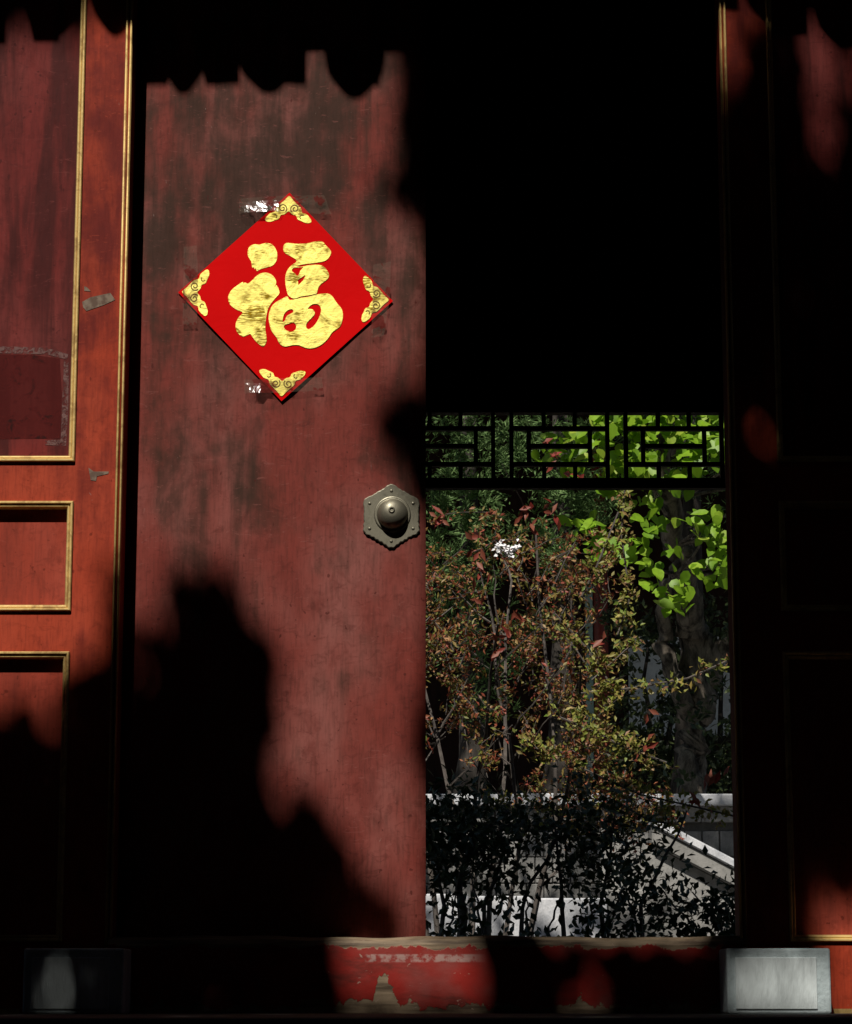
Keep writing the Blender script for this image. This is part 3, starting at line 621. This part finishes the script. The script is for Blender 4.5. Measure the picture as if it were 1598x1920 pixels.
# ---- two courtyard trees whose crowns shade the gate front
LIT = [  # sunlit openings between the crowns' shadows, as outlines on the planes they fall on
 (0.0, [(200, 60), (758, 60), (756, 150), (768, 240), (762, 300), (742, 330), (738, 400), (775, 424), (850, 428), (850, 730), (798, 742), (726, 748), (736, 830), (772, 905), (788, 960), (850, 980), (850, 1300), (786, 1316), (782, 1350), (790, 1420), (850, 1430), (850, 1900), (640, 1900), (628, 1770), (740, 1770), (736, 1700), (704, 1690), (668, 1650), (640, 1600), (612, 1545), (580, 1500), (520, 1510), (470, 1560), (452, 1570), (470, 1500), (492, 1440), (524, 1345), (512, 1262), (486, 1192), (440, 1160), (438, 1076), (330, 1076), (312, 1170), (268, 1200), (200, 1200)]),
 (FY, [(-300, 20), (262, 20), (258, 1030), (214, 1046), (212, 1246), (140, 1252), (120, 1318), (88, 1350), (58, 1356), (40, 1300), (10, 1300), (-20, 1340), (-300, 1360)]),
 (0.0, [(240, 1235), (288, 1240), (292, 1300), (280, 1338), (240, 1340)], 0.9),
 (0.0, [(345, 1165), (378, 1175), (372, 1222), (348, 1215)], 0.85),
 (FY, [(1325, -40), (1362, -40), (1364, 90), (1352, 110), (1335, 100)]),
 (FY, [(1330, -20), (1440, -20), (1440, 60), (1398, 90), (1372, 205), (1348, 215)], 0.84),
 (FY, [(1500, -20), (1700, -20), (1600, 160), (1566, 230), (1578, 300), (1545, 302), (1518, 220), (1506, 120)], 0.82),
 (FY, [(1413, 812), (1450, 812), (1452, 856), (1420, 858)], 0.8),
 (FY, [(1362, 700), (1380, 700), (1378, 770), (1364, 780)], 0.9),
 (FY, [(1462, 1070), (1480, 1060), (1480, 1120), (1466, 1120)]),
 (FY, [(1466, 835), (1490, 835), (1490, 850), (1466, 850)]),
 (FY, [(1545, 1655), (1700, 1650), (1700, 1930), (1540, 1930), (1545, 1760), (1492, 1750), (1515, 1700)]),
 (-0.3, [(1345, 1790), (1400, 1800), (1428, 1812), (1450, 1772), (1600, 1772), (1600, 1930), (1500, 1926), (1345, 1930)]),
 (-0.3, [(110, 1780), (166, 1780), (162, 1850), (140, 1915), (52, 1915), (66, 1862), (98, 1840)], 0.84),
 (-0.12, [(640, 1745), (930, 1745), (896, 1800), (915, 1850), (950, 1886), (645, 1886), (622, 1830)]),
 (-0.12, [(985, 1680), (1340, 1680), (1335, 1774), (1000, 1774)], 0.95),
 (-0.12, [(1068, 1790), (1098, 1790), (1140, 1862), (1150, 1905), (1050, 1905), (1080, 1862)], 0.85),
 (-0.12, [(405, 1890), (468, 1890), (468, 1910), (405, 1910)], 0.88),
]
REF = -6.0
LITR = []
for ent in LIT:
    yp, poly = ent[:2]; pr_ = ent[2] if len(ent) > 2 else 1.0; pl = []
    if len(LITR) < 2:
        fine_ = []
        for (xa_, ya_), (xb_, yb_) in zip(poly, poly[1:] + poly[:1]):
            m_ = max(1, int(math.hypot(xb_ - xa_, yb_ - ya_) / 30))
            for i_ in range(m_): fine_.append((xa_ + (xb_ - xa_) * i_ / m_ + rng.gauss(0, 11), ya_ + (yb_ - ya_) * i_ / m_ + rng.gauss(0, 11)))
        poly = fine_
    for x, y in poly:
        q = along_sun(P(x, y, yp), REF); pl.append((q.x, q.z))
    xs = [p[0] for p in pl]; zs = [p[1] for p in pl]; LITR.append((pl, min(xs), max(xs), min(zs), max(zs), pr_))
def lit(p):
    q = along_sun(p, REF); jx, jz = rng.gauss(0, 0.016), rng.gauss(0, 0.016)
    for k, (pl, a, b, c, d, pr_) in enumerate(LITR):
        u, v = (q.x + jx, q.z + jz) if k < 2 else (q.x, q.z)
        if a < u < b and c < v < d and in_poly(u, v, pl): return rng.random() < pr_
    return False
split = along_sun(P(790, 900, 0), REF)
def court_tree(side, label):
    base = Vector((side * 4.6 - 1.5, -7.2, -0.75))
    t = empty('courtyard_tree', base); tag(t, label, 'tree', 'courtyard trees facing the gate')
    pts = []
    # dense part of the crown that stands in the sun's way
    want = 62000; n = 0
    while n < want:
        fx = rng.uniform(-3.6, 3.6); fz = rng.uniform(-0.5, 3.6)
        if (fx < 0.0) != (side < 0): continue
        if fz > 3.0 and rng.random() < 0.5: continue
        n += 1
        p = along_sun((fx, 0, fz), rng.uniform(-7.0, -5.2))
        if not lit(p): pts.append(p)
    C = np.array([tuple(p) for p in pts]); k = len(C)
    leaf_cards('crown', C, rand_dirs(k), rand_dirs(k), nr.uniform(0.07, 0.11, k), nr.uniform(0.04, 0.065, k), M['court_leaf'], t, 0.15)
    # wide unseen outer crown added to block sky light, open to the sun's path
    n = 52000; X = nr.uniform(0, 10.6, n) * side; Y = nr.uniform(-21.5, -1.9, n); Z = nr.uniform(5.6, 11.5, n) + 0.5 * np.sin(X * 1.3) * np.cos(Y * 0.9)
    k_ = -Y / SUN.y * -1.0
    FX = X + SUN.x * (-Y / SUN.y); FZ = Z + SUN.z * (-Y / SUN.y)
    keep = (np.abs(FX) > 3.4) | (FZ > 3.5) | (FZ < -0.5); C = np.stack([X, Y, Z], 1)[keep]; k = len(C)
    leaf_cards('sky_block_crown', C, rand_dirs(k), rand_dirs(k), nr.uniform(0.28, 0.42, k), nr.uniform(0.17, 0.25, k), M['court_leaf'], t, 0.15)
    bm = bmesh.new(); top_ = base + Vector((side * -0.4, 0.3, 7.0))
    limb(bm, [base, base + Vector((side * 0.2, 0.1, 3)), top_], 0.30, 0.2, 10, 0.03)
    for _ in range(6):
        e = top_ + Vector((side * rng.uniform(0.2, 2.4), rng.uniform(-2, 0.6), rng.uniform(1.5, 4.5)))
        limb(bm, [top_, top_.lerp(e, 0.5) + Vector((0, 0, 0.3)), e], 0.12, 0.03, 6, 0.04)
    from_bm('trunk', bm, M['bark'], t, True)
court_tree(-1, 'tall leafy courtyard tree shading the shut leaf and its side panels')
court_tree(1, 'tall leafy courtyard tree shading the open doorway')

# ------------------------------------------------------------------ garden behind the gate
TY = 13.0
zc0, zc1, zc2, zc3 = P(1200, 1490, TY).z, P(1200, 1512, TY).z, P(1200, 1542, TY).z, P(1200, 1556, TY).z
zf2 = zc0 - 0.061
def cluster_leaves(centres, per, spread, ln, wd, up=0.4, face=0.3):
    Cc = np.repeat(np.array([tuple(c) for c in centres]), per, axis=0); n = len(Cc)
    Cc = Cc + nr.normal(size=(n, 3)) * spread
    D = rand_dirs(n) + np.array([0, 0, -0.25]); Nn = rand_dirs(n) + np.array([0, -face, up]) * 2
    return Cc, D, Nn, nr.uniform(*ln, n), nr.uniform(*wd, n)

# crabapple thicket
mass = [(770, 950), (1000, 950), (1085, 985), (1150, 1080), (1165, 1160), (1130, 1230), (1075, 1260), (1090, 1330), (1130, 1400), (1200, 1450), (1270, 1530), (1200, 1560), (1080, 1570), (950, 1500), (900, 1430), (840, 1390), (770, 1390)]
cr = empty('crabapple_bush', P(900, 1865, 8.6)); cr.location.z = -0.35
tag(cr, 'twiggy crabapple bush with small olive and russet leaves filling the doorway view', 'bush')
cen = []; twigs = []
while len(twigs) < 330:
    x, y = rng.uniform(580, 1280), rng.uniform(930, 1580)
    if x > 770 and not in_poly(x, y, mass): continue
    if x > 770 and y > 1290 and x < 1050 and rng.random() < 0.6: continue
    if math.sin(x * 0.031 + 1.7 * math.sin(y * 0.017)) + math.sin(y * 0.041 + 2) < -0.55: continue
    if 770 < x < 960 and y < 1070 and rng.random() < 0.62: continue
    if 990 < x < 1110 and y < 1010 and rng.random() < 0.4: continue
    p = P(x, y, rng.uniform(7.8, 9.4)); d = Vector((rng.gauss(0.15, 0.6), rng.gauss(-0.1, 0.5), rng.gauss(0.35, 0.55))).normalized(); L = rng.uniform(0.22, 0.55)
    pts = [p - d * L * 0.5 + Vector((0, 0, -0.10)) * (1 - (2 * t / 5 - 1) ** 2) * -0.6 + d * L * t / 5 + Vector([rng.gauss(0, 0.012) for _ in range(3)]) for t in range(6)]
    twigs.append(pts)
    for _ in range(int(L * 34)):
        t = rng.random() * 4.99; i = int(t); cen.append(pts[i].lerp(pts[i + 1], t - i))
leaf_cards('leaves', *cluster_leaves(cen, 4, 0.022, (0.022, 0.052), (0.011, 0.023), 0.12, 0.05), M['crab'], cr)
tb = bmesh.new()
for pts in twigs: tube(tb, pts, [0.0045, 0.004, 0.0035, 0.003, 0.0025, 0.0018], 4, False)
tw_ = from_bm('twigs', tb, M['twig'], cr); tw_['kind'] = 'stuff'
bm = bmesh.new()
for k in range(8):
    x = 740 + 45 * k; b = P(840 + 12 * k, 1865, 8.6); b.z = -0.35
    m1 = P(x + rng.uniform(-40, 40), 1560, 8.6 + rng.uniform(-.5, .5)); e = P(x + rng.uniform(-60, 90), rng.uniform(960, 1250), 8.6 + rng.uniform(-.7, .7))
    q = limb(bm, [b, m1, e], 0.022, 0.007, 6, 0.03)
    for j in range(3, len(q), 1):
        d = q[j] + Vector((rng.uniform(-0.4, 0.45), rng.uniform(-0.5, 0.4), rng.uniform(0.05, 0.5))); limb(bm, [q[j], d], 0.008, 0.003, 4, 0.015)
from_bm('branches', bm, M['twig'], cr)
# long arching sprays of the same bush
sprays = [([(900, 1480), (960, 1530), (1010, 1570)], 16, 0.05), ([(1000, 1500), (1060, 1540), (1120, 1560)], 18, 0.05), ([(1150, 1500), (1220, 1540), (1260, 1545)], 18, 0.04), ([(880, 1560), (900, 1590)], 5, 0.04), ([(1172, 915), (1165, 1000), (1176, 1080), (1180, 1130), (1158, 1190)], 34, 0.035), ([(1090, 1300), (1190, 1290), (1290, 1272), (1372, 1236)], 20, 0.028), ([(1040, 1150), (1100, 1215), (1150, 1290), (1130, 1330)], 30, 0.05),
          ([(1050, 1345), (1120, 1375), (1170, 1400), (1250, 1430)], 44, 0.06), ([(985, 1385), (1020, 1415), (1055, 1425)], 20, 0.045), ([(1090, 1440), (1200, 1490), (1290, 1510), (1375, 1530)], 26, 0.05), ([(1160, 960), (1120, 1060), (1090, 1120)], 14, 0.04), ([(1200, 1195), (1150, 1240), (1110, 1275)], 18, 0.035)]
cs, per = [], []
bm = bmesh.new()
for pl, n, sp in sprays:
    pts = [P(x, y, 7.75) for x, y in pl]; tube(bm, pts, 0.006, 5)
    for k in range(n):
        t = k / n * (len(pts) - 1); i = int(t); cs.append(pts[i].lerp(pts[i + 1], t - i) + Vector([rng.gauss(0, sp * 0.8) for _ in range(3)]))
leaf_cards('spray_leaves', *cluster_leaves(cs, 9, 0.022, (0.035, 0.055), (0.014, 0.024), 0.3, 0.5), M['spray'], cr)
from_bm('sprays', bm, M['twig'], cr)
reds = [(985, 965), (1002, 985), (1030, 950), (1040, 975), (990, 950), (830, 972), (815, 975), (890, 1005), (895, 1040), (905, 1060), (940, 1195), (950, 1200), (935, 1220), (1118, 1205), (1330, 1470), (1345, 1450), (1300, 1500), (900, 1090), (890, 1130), (965, 1150), (1220, 1345), (1215, 1385), (1015, 830), (1040, 850), (1070, 890), (1030, 880)]
leaf_cards('red_leaves', *cluster_leaves([P(x, y, 7.7) for x, y in reds], 3, 0.022, (0.06, 0.10), (0.025, 0.04), 0.2, 0.7), M['red_leaf'], cr)

# broad-leaved tree with pale green leaves and a knotted trunk
bt = empty('broadleaf_tree', P(1310, 1865, 14.3)); bt.location.z = zf2
tag(bt, 'old tree with knotted trunk and bright green broad leaves', 'tree')
bl = [(1110, 1000, 30), (1150, 1040, 28), (1190, 1030, 26), (1205, 985, 24), (1225, 1000, 24), (1245, 1050, 26), (1330, 1000, 26), (1352, 1030, 26), (1335, 1060, 24), (1355, 1085, 18), (1225, 1085, 26), (1255, 1100, 24), (1275, 1125, 18), (1245, 1135, 16), (1130, 1025, 22), (1290, 990, 22), (1215, 950, 22), (1330, 975, 22), (1100, 985, 16), (1365, 1010, 20)]
for k in range(46): bl.append((rng.uniform(1140, 1420), rng.uniform(740, 905), 20))
for k in range(10): bl.append((rng.uniform(1000, 1140), rng.uniform(740, 880), 14))
for k in range(30): bl.append((rng.uniform(1060, 1560), rng.uniform(470, 745), 34))  # unseen upper leaves, added to throw dappled shade on the trunk
for k in range(40): bl.append((rng.uniform(1380, 1700), rng.uniform(740, 1140), 24))
cs = [P(x + rng.gauss(0, s * 0.7), y + rng.gauss(0, s * 0.7), 12.3 + rng.gauss(0, 0.2)) for x, y, s in bl for _ in range(11)]
Cc, D, Nn, Ln, Wd = cluster_leaves(cs, 1, 0.02, (0.08, 0.15), (0.06, 0.11), 0.9, 0.8)
D[:, 2] -= 0.5
leaf_cards('leaves', Cc, D, Nn, Ln, Wd, M['broad'], bt, 0.12, True)
bm = bmesh.new()
b0 = P(1300, 1865, 14.3); b0.z = zf2
limb(bm, [b0, P(1296, 1440, 14.3), P(1300, 1380, 14.3), P(1312, 1280, 14.3), P(1300, 1180, 14.2)], 0.12, 0.135, 14, 0.05)
limb(bm, [P(1306, 1340, 14.3), P(1262, 1270, 14.1), P(1240, 1190, 14.1), P(1248, 1100, 13.8), P(1290, 1030, 13.4)], 0.085, 0.045, 9, 0.05)
limb(bm, [P(1300, 1200, 14.2), P(1285, 1100, 13.9), P(1265, 1000, 13.5), P(1250, 880, 13.1), P(1240, 740, 12.9)], 0.13, 0.05, 9, 0.04)
limb(bm, [P(1318, 1280, 14.3), P(1350, 1230, 14.2), P(1420, 1100, 13.9), P(1440, 900, 13.5)], 0.10, 0.05, 9, 0.04)
for k in range(22):
    x, y, s = bl[rng.randrange(len(bl))]; limb(bm, [P(1265, min(1080, y + 90), 13.5), P(x, y, 12.4)], 0.018, 0.006, 5, 0.02)
from_bm('trunk', bm, M['knot_bark'], bt, True)
for k, (x, y, r) in enumerate([(1255, 1230, 0.08), (1330, 1225, 0.13), (1290, 1440, 0.12), (1326, 1330, 0.10), (1300, 1480, 0.13)]):
    c = P(x, y, 14.2); bm = bmesh.new(); bmesh.ops.create_icosphere(bm, subdivisions=2, radius=r, matrix=Matrix.Translation(c) @ Matrix.Diagonal((0.8, 0.7, 1.4, 1)))
    from_bm('knot', bm, M['knot_bark'], bt, True)

# cypresses: feathery sprays
def cypress(px, Y, label, blobs, n=90):
    t = empty('cypress_tree', P(px, 1865, Y)); t.location.z = zf2; tag(t, label, 'tree', 'cypresses behind the crabapple')
    Cc = []; D = []
    for x, y, s in blobs:
        c = P(x, y, Y); s *= (Y + 7) / FPX
        for _ in range(26):
            r = c + Vector((rng.gauss(0, s), rng.gauss(0, s * 0.8), rng.gauss(0, s))); d0 = Vector((rng.uniform(-1, 1), rng.uniform(-1, 0.3), rng.uniform(-0.2, 0.9))).normalized()
            for _ in range(n // 3):
                d = (d0 + Vector([rng.gauss(0, 0.45) for _ in range(3)])).normalized(); Cc.append(tuple(r + d * rng.uniform(0.0, 0.13))); D.append(tuple(d))
    k = len(Cc); leaf_cards('crown', Cc, D, rand_dirs(k), nr.uniform(0.04, 0.075, k), nr.uniform(0.010, 0.017, k), M['cypress'], t, 0.1)
    bm = bmesh.new(); b = P(px, 1865, Y + 0.5); b.z = zf2; limb(bm, [b, P(px + 8, 1300, Y + 0.5), P(px, 760, Y + 0.5)], 0.16, 0.07, 9, 0.03); from_bm('trunk', bm, M['dark_bark'], t, True)
cypress(880, 14.7, 'feathery green cypress beside the shut leaf edge', [(875, 955, 34), (860, 1000, 34), (890, 920, 30), (830, 1040, 26), (915, 1000, 26), (840, 850, 34), (900, 850, 30), (930, 800, 34), (860, 790, 34), (820, 1100, 30), (880, 1100, 24), (820, 930, 20), (850, 1180, 34), (760, 1000, 60), (760, 850, 60)])
cypress(1050, 15.1, 'feathery green cypress behind the red leaves', [(1085, 955, 30), (1060, 925, 26), (1000, 1000, 26), (1010, 870, 34), (1090, 860, 30), (960, 830, 26), (1110, 800, 34), (1040, 1040, 24), (1020, 780, 30), (1120, 960, 20), (930, 1240, 30), (1000, 1180, 26), (920, 1320, 26)])
cypress(1290, 15.6, 'dark cypress behind the broad green leaves', [(1260, 800, 40), (1330, 820, 40), (1220, 860, 34), (1300, 900, 34), (1370, 760, 40), (1450, 900, 60), (1190, 790, 30)])

# cluster of small white blades in the bush
wf = empty('white_cluster', P(948, 1028, 7.75)); tag(wf, 'cluster of small white flakes among the russet leaves', 'flower')
leaf_cards('flakes', *cluster_leaves([P(x, y, 7.75) for x, y in [(930, 1030), (940, 1022), (952, 1026), (962, 1030), (970, 1026), (945, 1036), (958, 1038)]], 9, 0.018, (0.022, 0.04), (0.014, 0.026), 0.6, 1.0), M['petal'], wf)
# shaded shrub just behind the gate hall
ss = empty('evergreen_shrub', P(1250, 1865, 6.6)); ss.location.z = -0.35; tag(ss, 'dark glossy evergreen shrub standing in the gate hall\'s shade', 'bush')
cs = []
for _ in range(58):
    x, y = rng.uniform(840, 1470), rng.uniform(1640, 1830)
    if 930 < x < 1130 and y < 1740 and rng.random() < 0.85: continue
    if x < 930 and y < 1690: continue
    for _ in range(6): cs.append(P(x + rng.gauss(0, 26), y + rng.gauss(0, 20), rng.uniform(6.0, 6.5)))
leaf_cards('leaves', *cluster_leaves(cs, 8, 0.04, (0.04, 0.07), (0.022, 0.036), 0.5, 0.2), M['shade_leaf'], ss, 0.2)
bm = bmesh.new()
for k in range(10):
    b = P(850 + 60 * k, 1865, 6.6); b.z = -0.35; limb(bm, [b, P(850 + 60 * k + rng.uniform(-30, 30), 1740, 6.6), P(850 + 60 * k + rng.uniform(-50, 50), rng.uniform(1620, 1690), 6.6)], 0.012, 0.004, 5, 0.012)
b = P(815, 1865, 6.8); b.z = -0.35; limb(bm, [b, P(868, 1730, 6.8), P(862, 1640, 6.8), P(900, 1560, 6.9), P(955, 1520, 7)], 0.03, 0.008, 7, 0.012)
from_bm('stems', bm, M['twig'], ss)
# leafy boughs that hang in front of the wall
bs = empty('shaded_bough', P(1000, 1865, 6.9)); bs.location.z = -0.35; tag(bs, 'dark leafy bush in shade against the sunlit terrace wall', 'bush')
cs = []
for _ in range(46):
    x, y = rng.uniform(790, 1250), rng.uniform(1490, 1690)
    if x > 1120 and y < 1540 + (x - 1120) * 0.35: continue
    if 960 < x < 1110 and y > 1650: continue
    for _ in range(6): cs.append(P(x + rng.gauss(0, 24), y + rng.gauss(0, 18), rng.uniform(6.6, 7.2)))
for _ in range(150):
    x, y = rng.gauss(845, 50), rng.gauss(1570, 60)
    if y > 1500 - (x - 800) * 0.1: cs.append(P(x, y, rng.uniform(6.6, 7.3)))
for _ in range(50): cs.append(P(rng.uniform(920, 1240), rng.gauss(1545, 34), rng.uniform(6.6, 7.3)))
for _ in range(45): cs.append(P(rng.gauss(1080, 80), rng.gauss(1590, 36), rng.uniform(6.6, 7.3)))
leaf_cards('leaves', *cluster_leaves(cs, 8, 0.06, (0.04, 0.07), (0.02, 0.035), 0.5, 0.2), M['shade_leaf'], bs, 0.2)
bm = bmesh.new()
for k in range(6):
    b = P(820 + 80 * k, 1865, 6.9); b.z = -0.35; limb(bm, [b, P(830 + 75 * k, 1700, 6.9), P(840 + 80 * k + rng.uniform(-60, 60), 1520, 6.9)], 0.02, 0.005, 5, 0.015)
from_bm('stems', bm, M['twig'], bs)

iv = empty('dark_evergreen', P(1300, 1865, 16.6)); iv.location.z = zf2; tag(iv, 'dark evergreen bush between the knotted trunk and the white wall', 'bush')
cs = []
for _ in range(150):
    x, y = rng.uniform(1150, 1420), rng.uniform(1130, 1490)
    if (1192 < x < 1238 and 1205 < y < 1345) or (1340 < x < 1385 and 1260 < y < 1372): continue
    for _ in range(4): cs.append(P(x + rng.gauss(0, 12), y + rng.gauss(0, 14), rng.uniform(16.2, 17)))
for _ in range(16): cs.append(P(rng.gauss(1300, 36), rng.uniform(1150, 1490), 13.95))
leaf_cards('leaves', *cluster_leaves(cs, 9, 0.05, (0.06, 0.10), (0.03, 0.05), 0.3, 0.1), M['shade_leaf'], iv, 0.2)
bm = bmesh.new()
for k in range(5):
    b = P(1210 + 50 * k, 1865, 16.7); b.z = zf2; limb(bm, [b, P(1215 + 45 * k, 1380, 16.7), P(1210 + 50 * k, 1180, 16.7)], 0.04, 0.012, 6, 0.03)
from_bm('stems', bm, M['dark_bark'], iv)
# unseen tree added to cut sky light over the garden, with sun gaps
gt = empty('added_shade_tree', (5.6, 10.5, -0.35)); tag(gt, 'unseen tall tree added over the garden to cut sky light and dapple the sun', 'tree')
cs = []
def sunny(p):
    for Yp, x0, x1, y0, y1, pr_ in ((12.3, 1075, 1400, 740, 1165, 1.0), (8.5, 780, 1290, 920, 1580, 0.93), (12.2, 780, 1420, 1450, 1800, 0.995), (14.9, 780, 1140, 740, 1080, 0.97), (14.3, 1230, 1360, 1180, 1500, 0.9)):
        q = along_sun(p, Yp); u, v = to_px(q)
        if x0 < u < x1 and y0 < v < y1: return pr_
    return 0.0
for _ in range(1500):
    c = Vector((rng.uniform(-6, 8.5), rng.uniform(4.5, 16.5), rng.uniform(7.8, 10.5)))
    if rng.random() < sunny(c): continue
    for _ in range(26):
        p = c + Vector([rng.gauss(0, 0.28) for _ in range(3)])
        if sunny(p) < 0.99: cs.append(p)
C = np.array([tuple(p) for p in cs]); k = len(C)
leaf_cards('crown', C, rand_dirs(k), rand_dirs(k), nr.uniform(0.14, 0.22, k), nr.uniform(0.09, 0.13, k), M['court_leaf'], gt, 0.15)
bm = bmesh.new(); limb(bm, [(5.6, 10.5, -0.35), (5.5, 10.4, 4), (5.2, 10.2, 8.5)], 0.26, 0.14, 10, 0.03)
for _ in range(7): limb(bm, [(5.3, 10.3, rng.uniform(5.5, 8)), (rng.uniform(0, 8), rng.uniform(7, 15), rng.uniform(8.4, 9.6))], 0.09, 0.03, 6, 0.05)
from_bm('trunk', bm, M['dark_bark'], gt, True)

# terrace wall with marble coping and bricks
tw = empty('terrace_wall', P(1200, 1865, TY)); tw.location.z = -0.35; tag(tw, 'grey brick terrace wall with a white marble coping', 'wall')
xs0 = -1.2
for k in range(8): box('coping_slab', (xs0 + k * 0.95, TY - 0.10, zc1), (xs0 + k * 0.95 + 0.944, TY + 0.9, zc0 + rng.uniform(-0.004, 0.004)), M['marble'], tw, 0.012)
for k in range(9): box('ledge_stone', (xs0 + k * 0.84, TY - 0.02, zc2), (xs0 + k * 0.84 + 0.836, TY + 0.5, zc1 - 0.001), M['grey_stone'], tw, 0.008)
box('wall_core', (xs0, TY + 0.06, -0.35), (6.4, TY + 0.6, zc2 - 0.001), M['mortar'], tw)
bu = bpy.data.meshes.new('brick'); bb = bmesh.new(); bm_box(bb, (0, 0, 0), (0.128, 0.06, 0.196), 0.006); bb.to_mesh(bu); bb.free(); bu.materials.append(M['brick'])
bi = 0
for r in range(8):
    z = zc3 - 0.205 * (r + 1)
    if z < -0.35: break
    for k in range(30):
        o = bpy.data.objects.new('brick', bu); COL.objects.link(o); put(o, tw); o.location = (0.1 + k * 0.138 + (0.069 if r % 2 else 0), TY + 0.035 + rng.uniform(-0.006, 0.006), z)
# stair with sloping marble string
SY = 12.4
st = empty('stair_flight', P(1300, 1865, SY)); st.location.z = -0.35; tag(st, 'stone stair with sloping white marble string stone beside the terrace wall', 'stairs')
A0, A1 = P(1252, 1546, SY), P(1400, 1624, SY); dA = (A1 - A0); dA.y = 0; ang = math.atan2(dA.z, dA.x); ez = 0.13
A2 = A1 + dA * 1.6
def slope_stone(name, a, b, t, y0, y1, m):
    bm = bmesh.new(); up = Vector((0, 0, -t)); prism(bm, [Vector((a.x, y0, a.z)), Vector((b.x, y0, b.z)), Vector((b.x, y0, b.z - t)), Vector((a.x, y0, a.z - t))], y1 - y0)
    es = [e for e in bm.edges]; bmesh.ops.bevel(bm, geom=es, offset=0.01, segments=2, affect='EDGES'); return from_bm(name, bm, m, st)
slope_stone('string_stone', A0 + Vector((-0.12, 0, 0.06)), A0.lerp(A2, 0.5), 0.07, SY - 0.06, SY + 0.32, M['marble'])
slope_stone('string_stone', A0.lerp(A2, 0.503), A2, 0.07, SY - 0.06, SY + 0.32, M['marble'])
slope_stone('string_side', A0 + Vector((-0.12, 0, -0.013)), A2 + Vector((0, 0, -0.073)), 0.13, SY - 0.03, SY + 0.30, M['grey_stone'])
bm = bmesh.new(); zlow = -0.35
prism(bm, [Vector((A0.x - 0.5, SY + 0.06, A0.z - 0.02)), Vector((A0.x - 0.12, SY + 0.06, A0.z - 0.15)), Vector((A2.x, SY + 0.06, A2.z - 0.21)), Vector((A2.x, SY + 0.06, zlow)), Vector((A0.x - 0.5, SY + 0.06, zlow))], 0.2)
from_bm('side_wall', bm, M['brick'], st)
for k in range(9):
    t = k / 9; p = A0.lerp(A2, t); box('tread', (p.x, SY + 0.33, p.z - 0.45), (p.x + 0.26, SY + 0.97, p.z - 0.10), M['grey_stone'], st, 0.006)
# low marble plinth in front
LYp = 11.9
pl = empty('stone_plinth', P(1050, 1865, LYp)); pl.location.z = -0.35; tag(pl, 'low pale stone plinth catching sun under the bushes', 'plinth')
for k, (x0, x1, yt) in enumerate(((760, 880, 1676), (881, 1000, 1680), (1001, 1140, 1684), (1141, 1290, 1668), (1291, 1420, 1690))):
    a, b = P(x0, yt, LYp), P(x1, yt, LYp); box('plinth_stone', (a.x, LYp, -0.35), (b.x - 0.004, LYp + 0.35, a.z), M['marble' if k < 3 else 'grey_stone'], pl, 0.012)

# rear hall: unseen porch roof added to keep its wall in shade
HY = 23.7
rh = empty('rear_hall', (2, HY, 1.0)); tag(rh, 'far hall with red columns and a white wall shaded by an added porch roof', 'building')
box('plinth', (-14, 14.0, -0.35), (16, 29, zc0 - 0.06), M['grey_stone'], rh)
box('rear_wall', (-14, HY, zf2), (16, HY + 0.3, 7.9), M['dark_wood'], rh)
wa, wb2 = P(1180, 1380, HY), P(1400, 1195, HY)
box('white_wall', (wa.x, HY - 0.06, wa.z), (wb2.x + 1.2, HY - 0.002, wb2.z), M['plaster'], rh)
bm = bmesh.new()
sec = [(17.0, 6.9), (17.0, 7.1), (24.7, 11.0), (24.7, 7.6)]
A = [bm.verts.new((-14, y, z)) for y, z in sec]; B = [bm.verts.new((16, y, z)) for y, z in sec]
bm.faces.new(A); bm.faces.new(B[::-1])
for i in range(4): bm.faces.new((A[i], B[i], B[(i + 1) % 4], A[(i + 1) % 4]))
from_bm('added_shade_roof', bm, M['tile'], rh)
for px in (1128, 640, 1620):
    c = P(px, 1300, 21.2); bm = bmesh.new(); tube(bm, [(c.x, 21.2, zf2), (c.x, 21.2, 7.5)], 0.085, 16); from_bm('column', bm, M['col_red'], rh, True)
    box('green_trim', (c.x - 0.17, 21.16, zf2), (c.x - 0.09, 21.23, 4.6), M['green_trim'], rh)
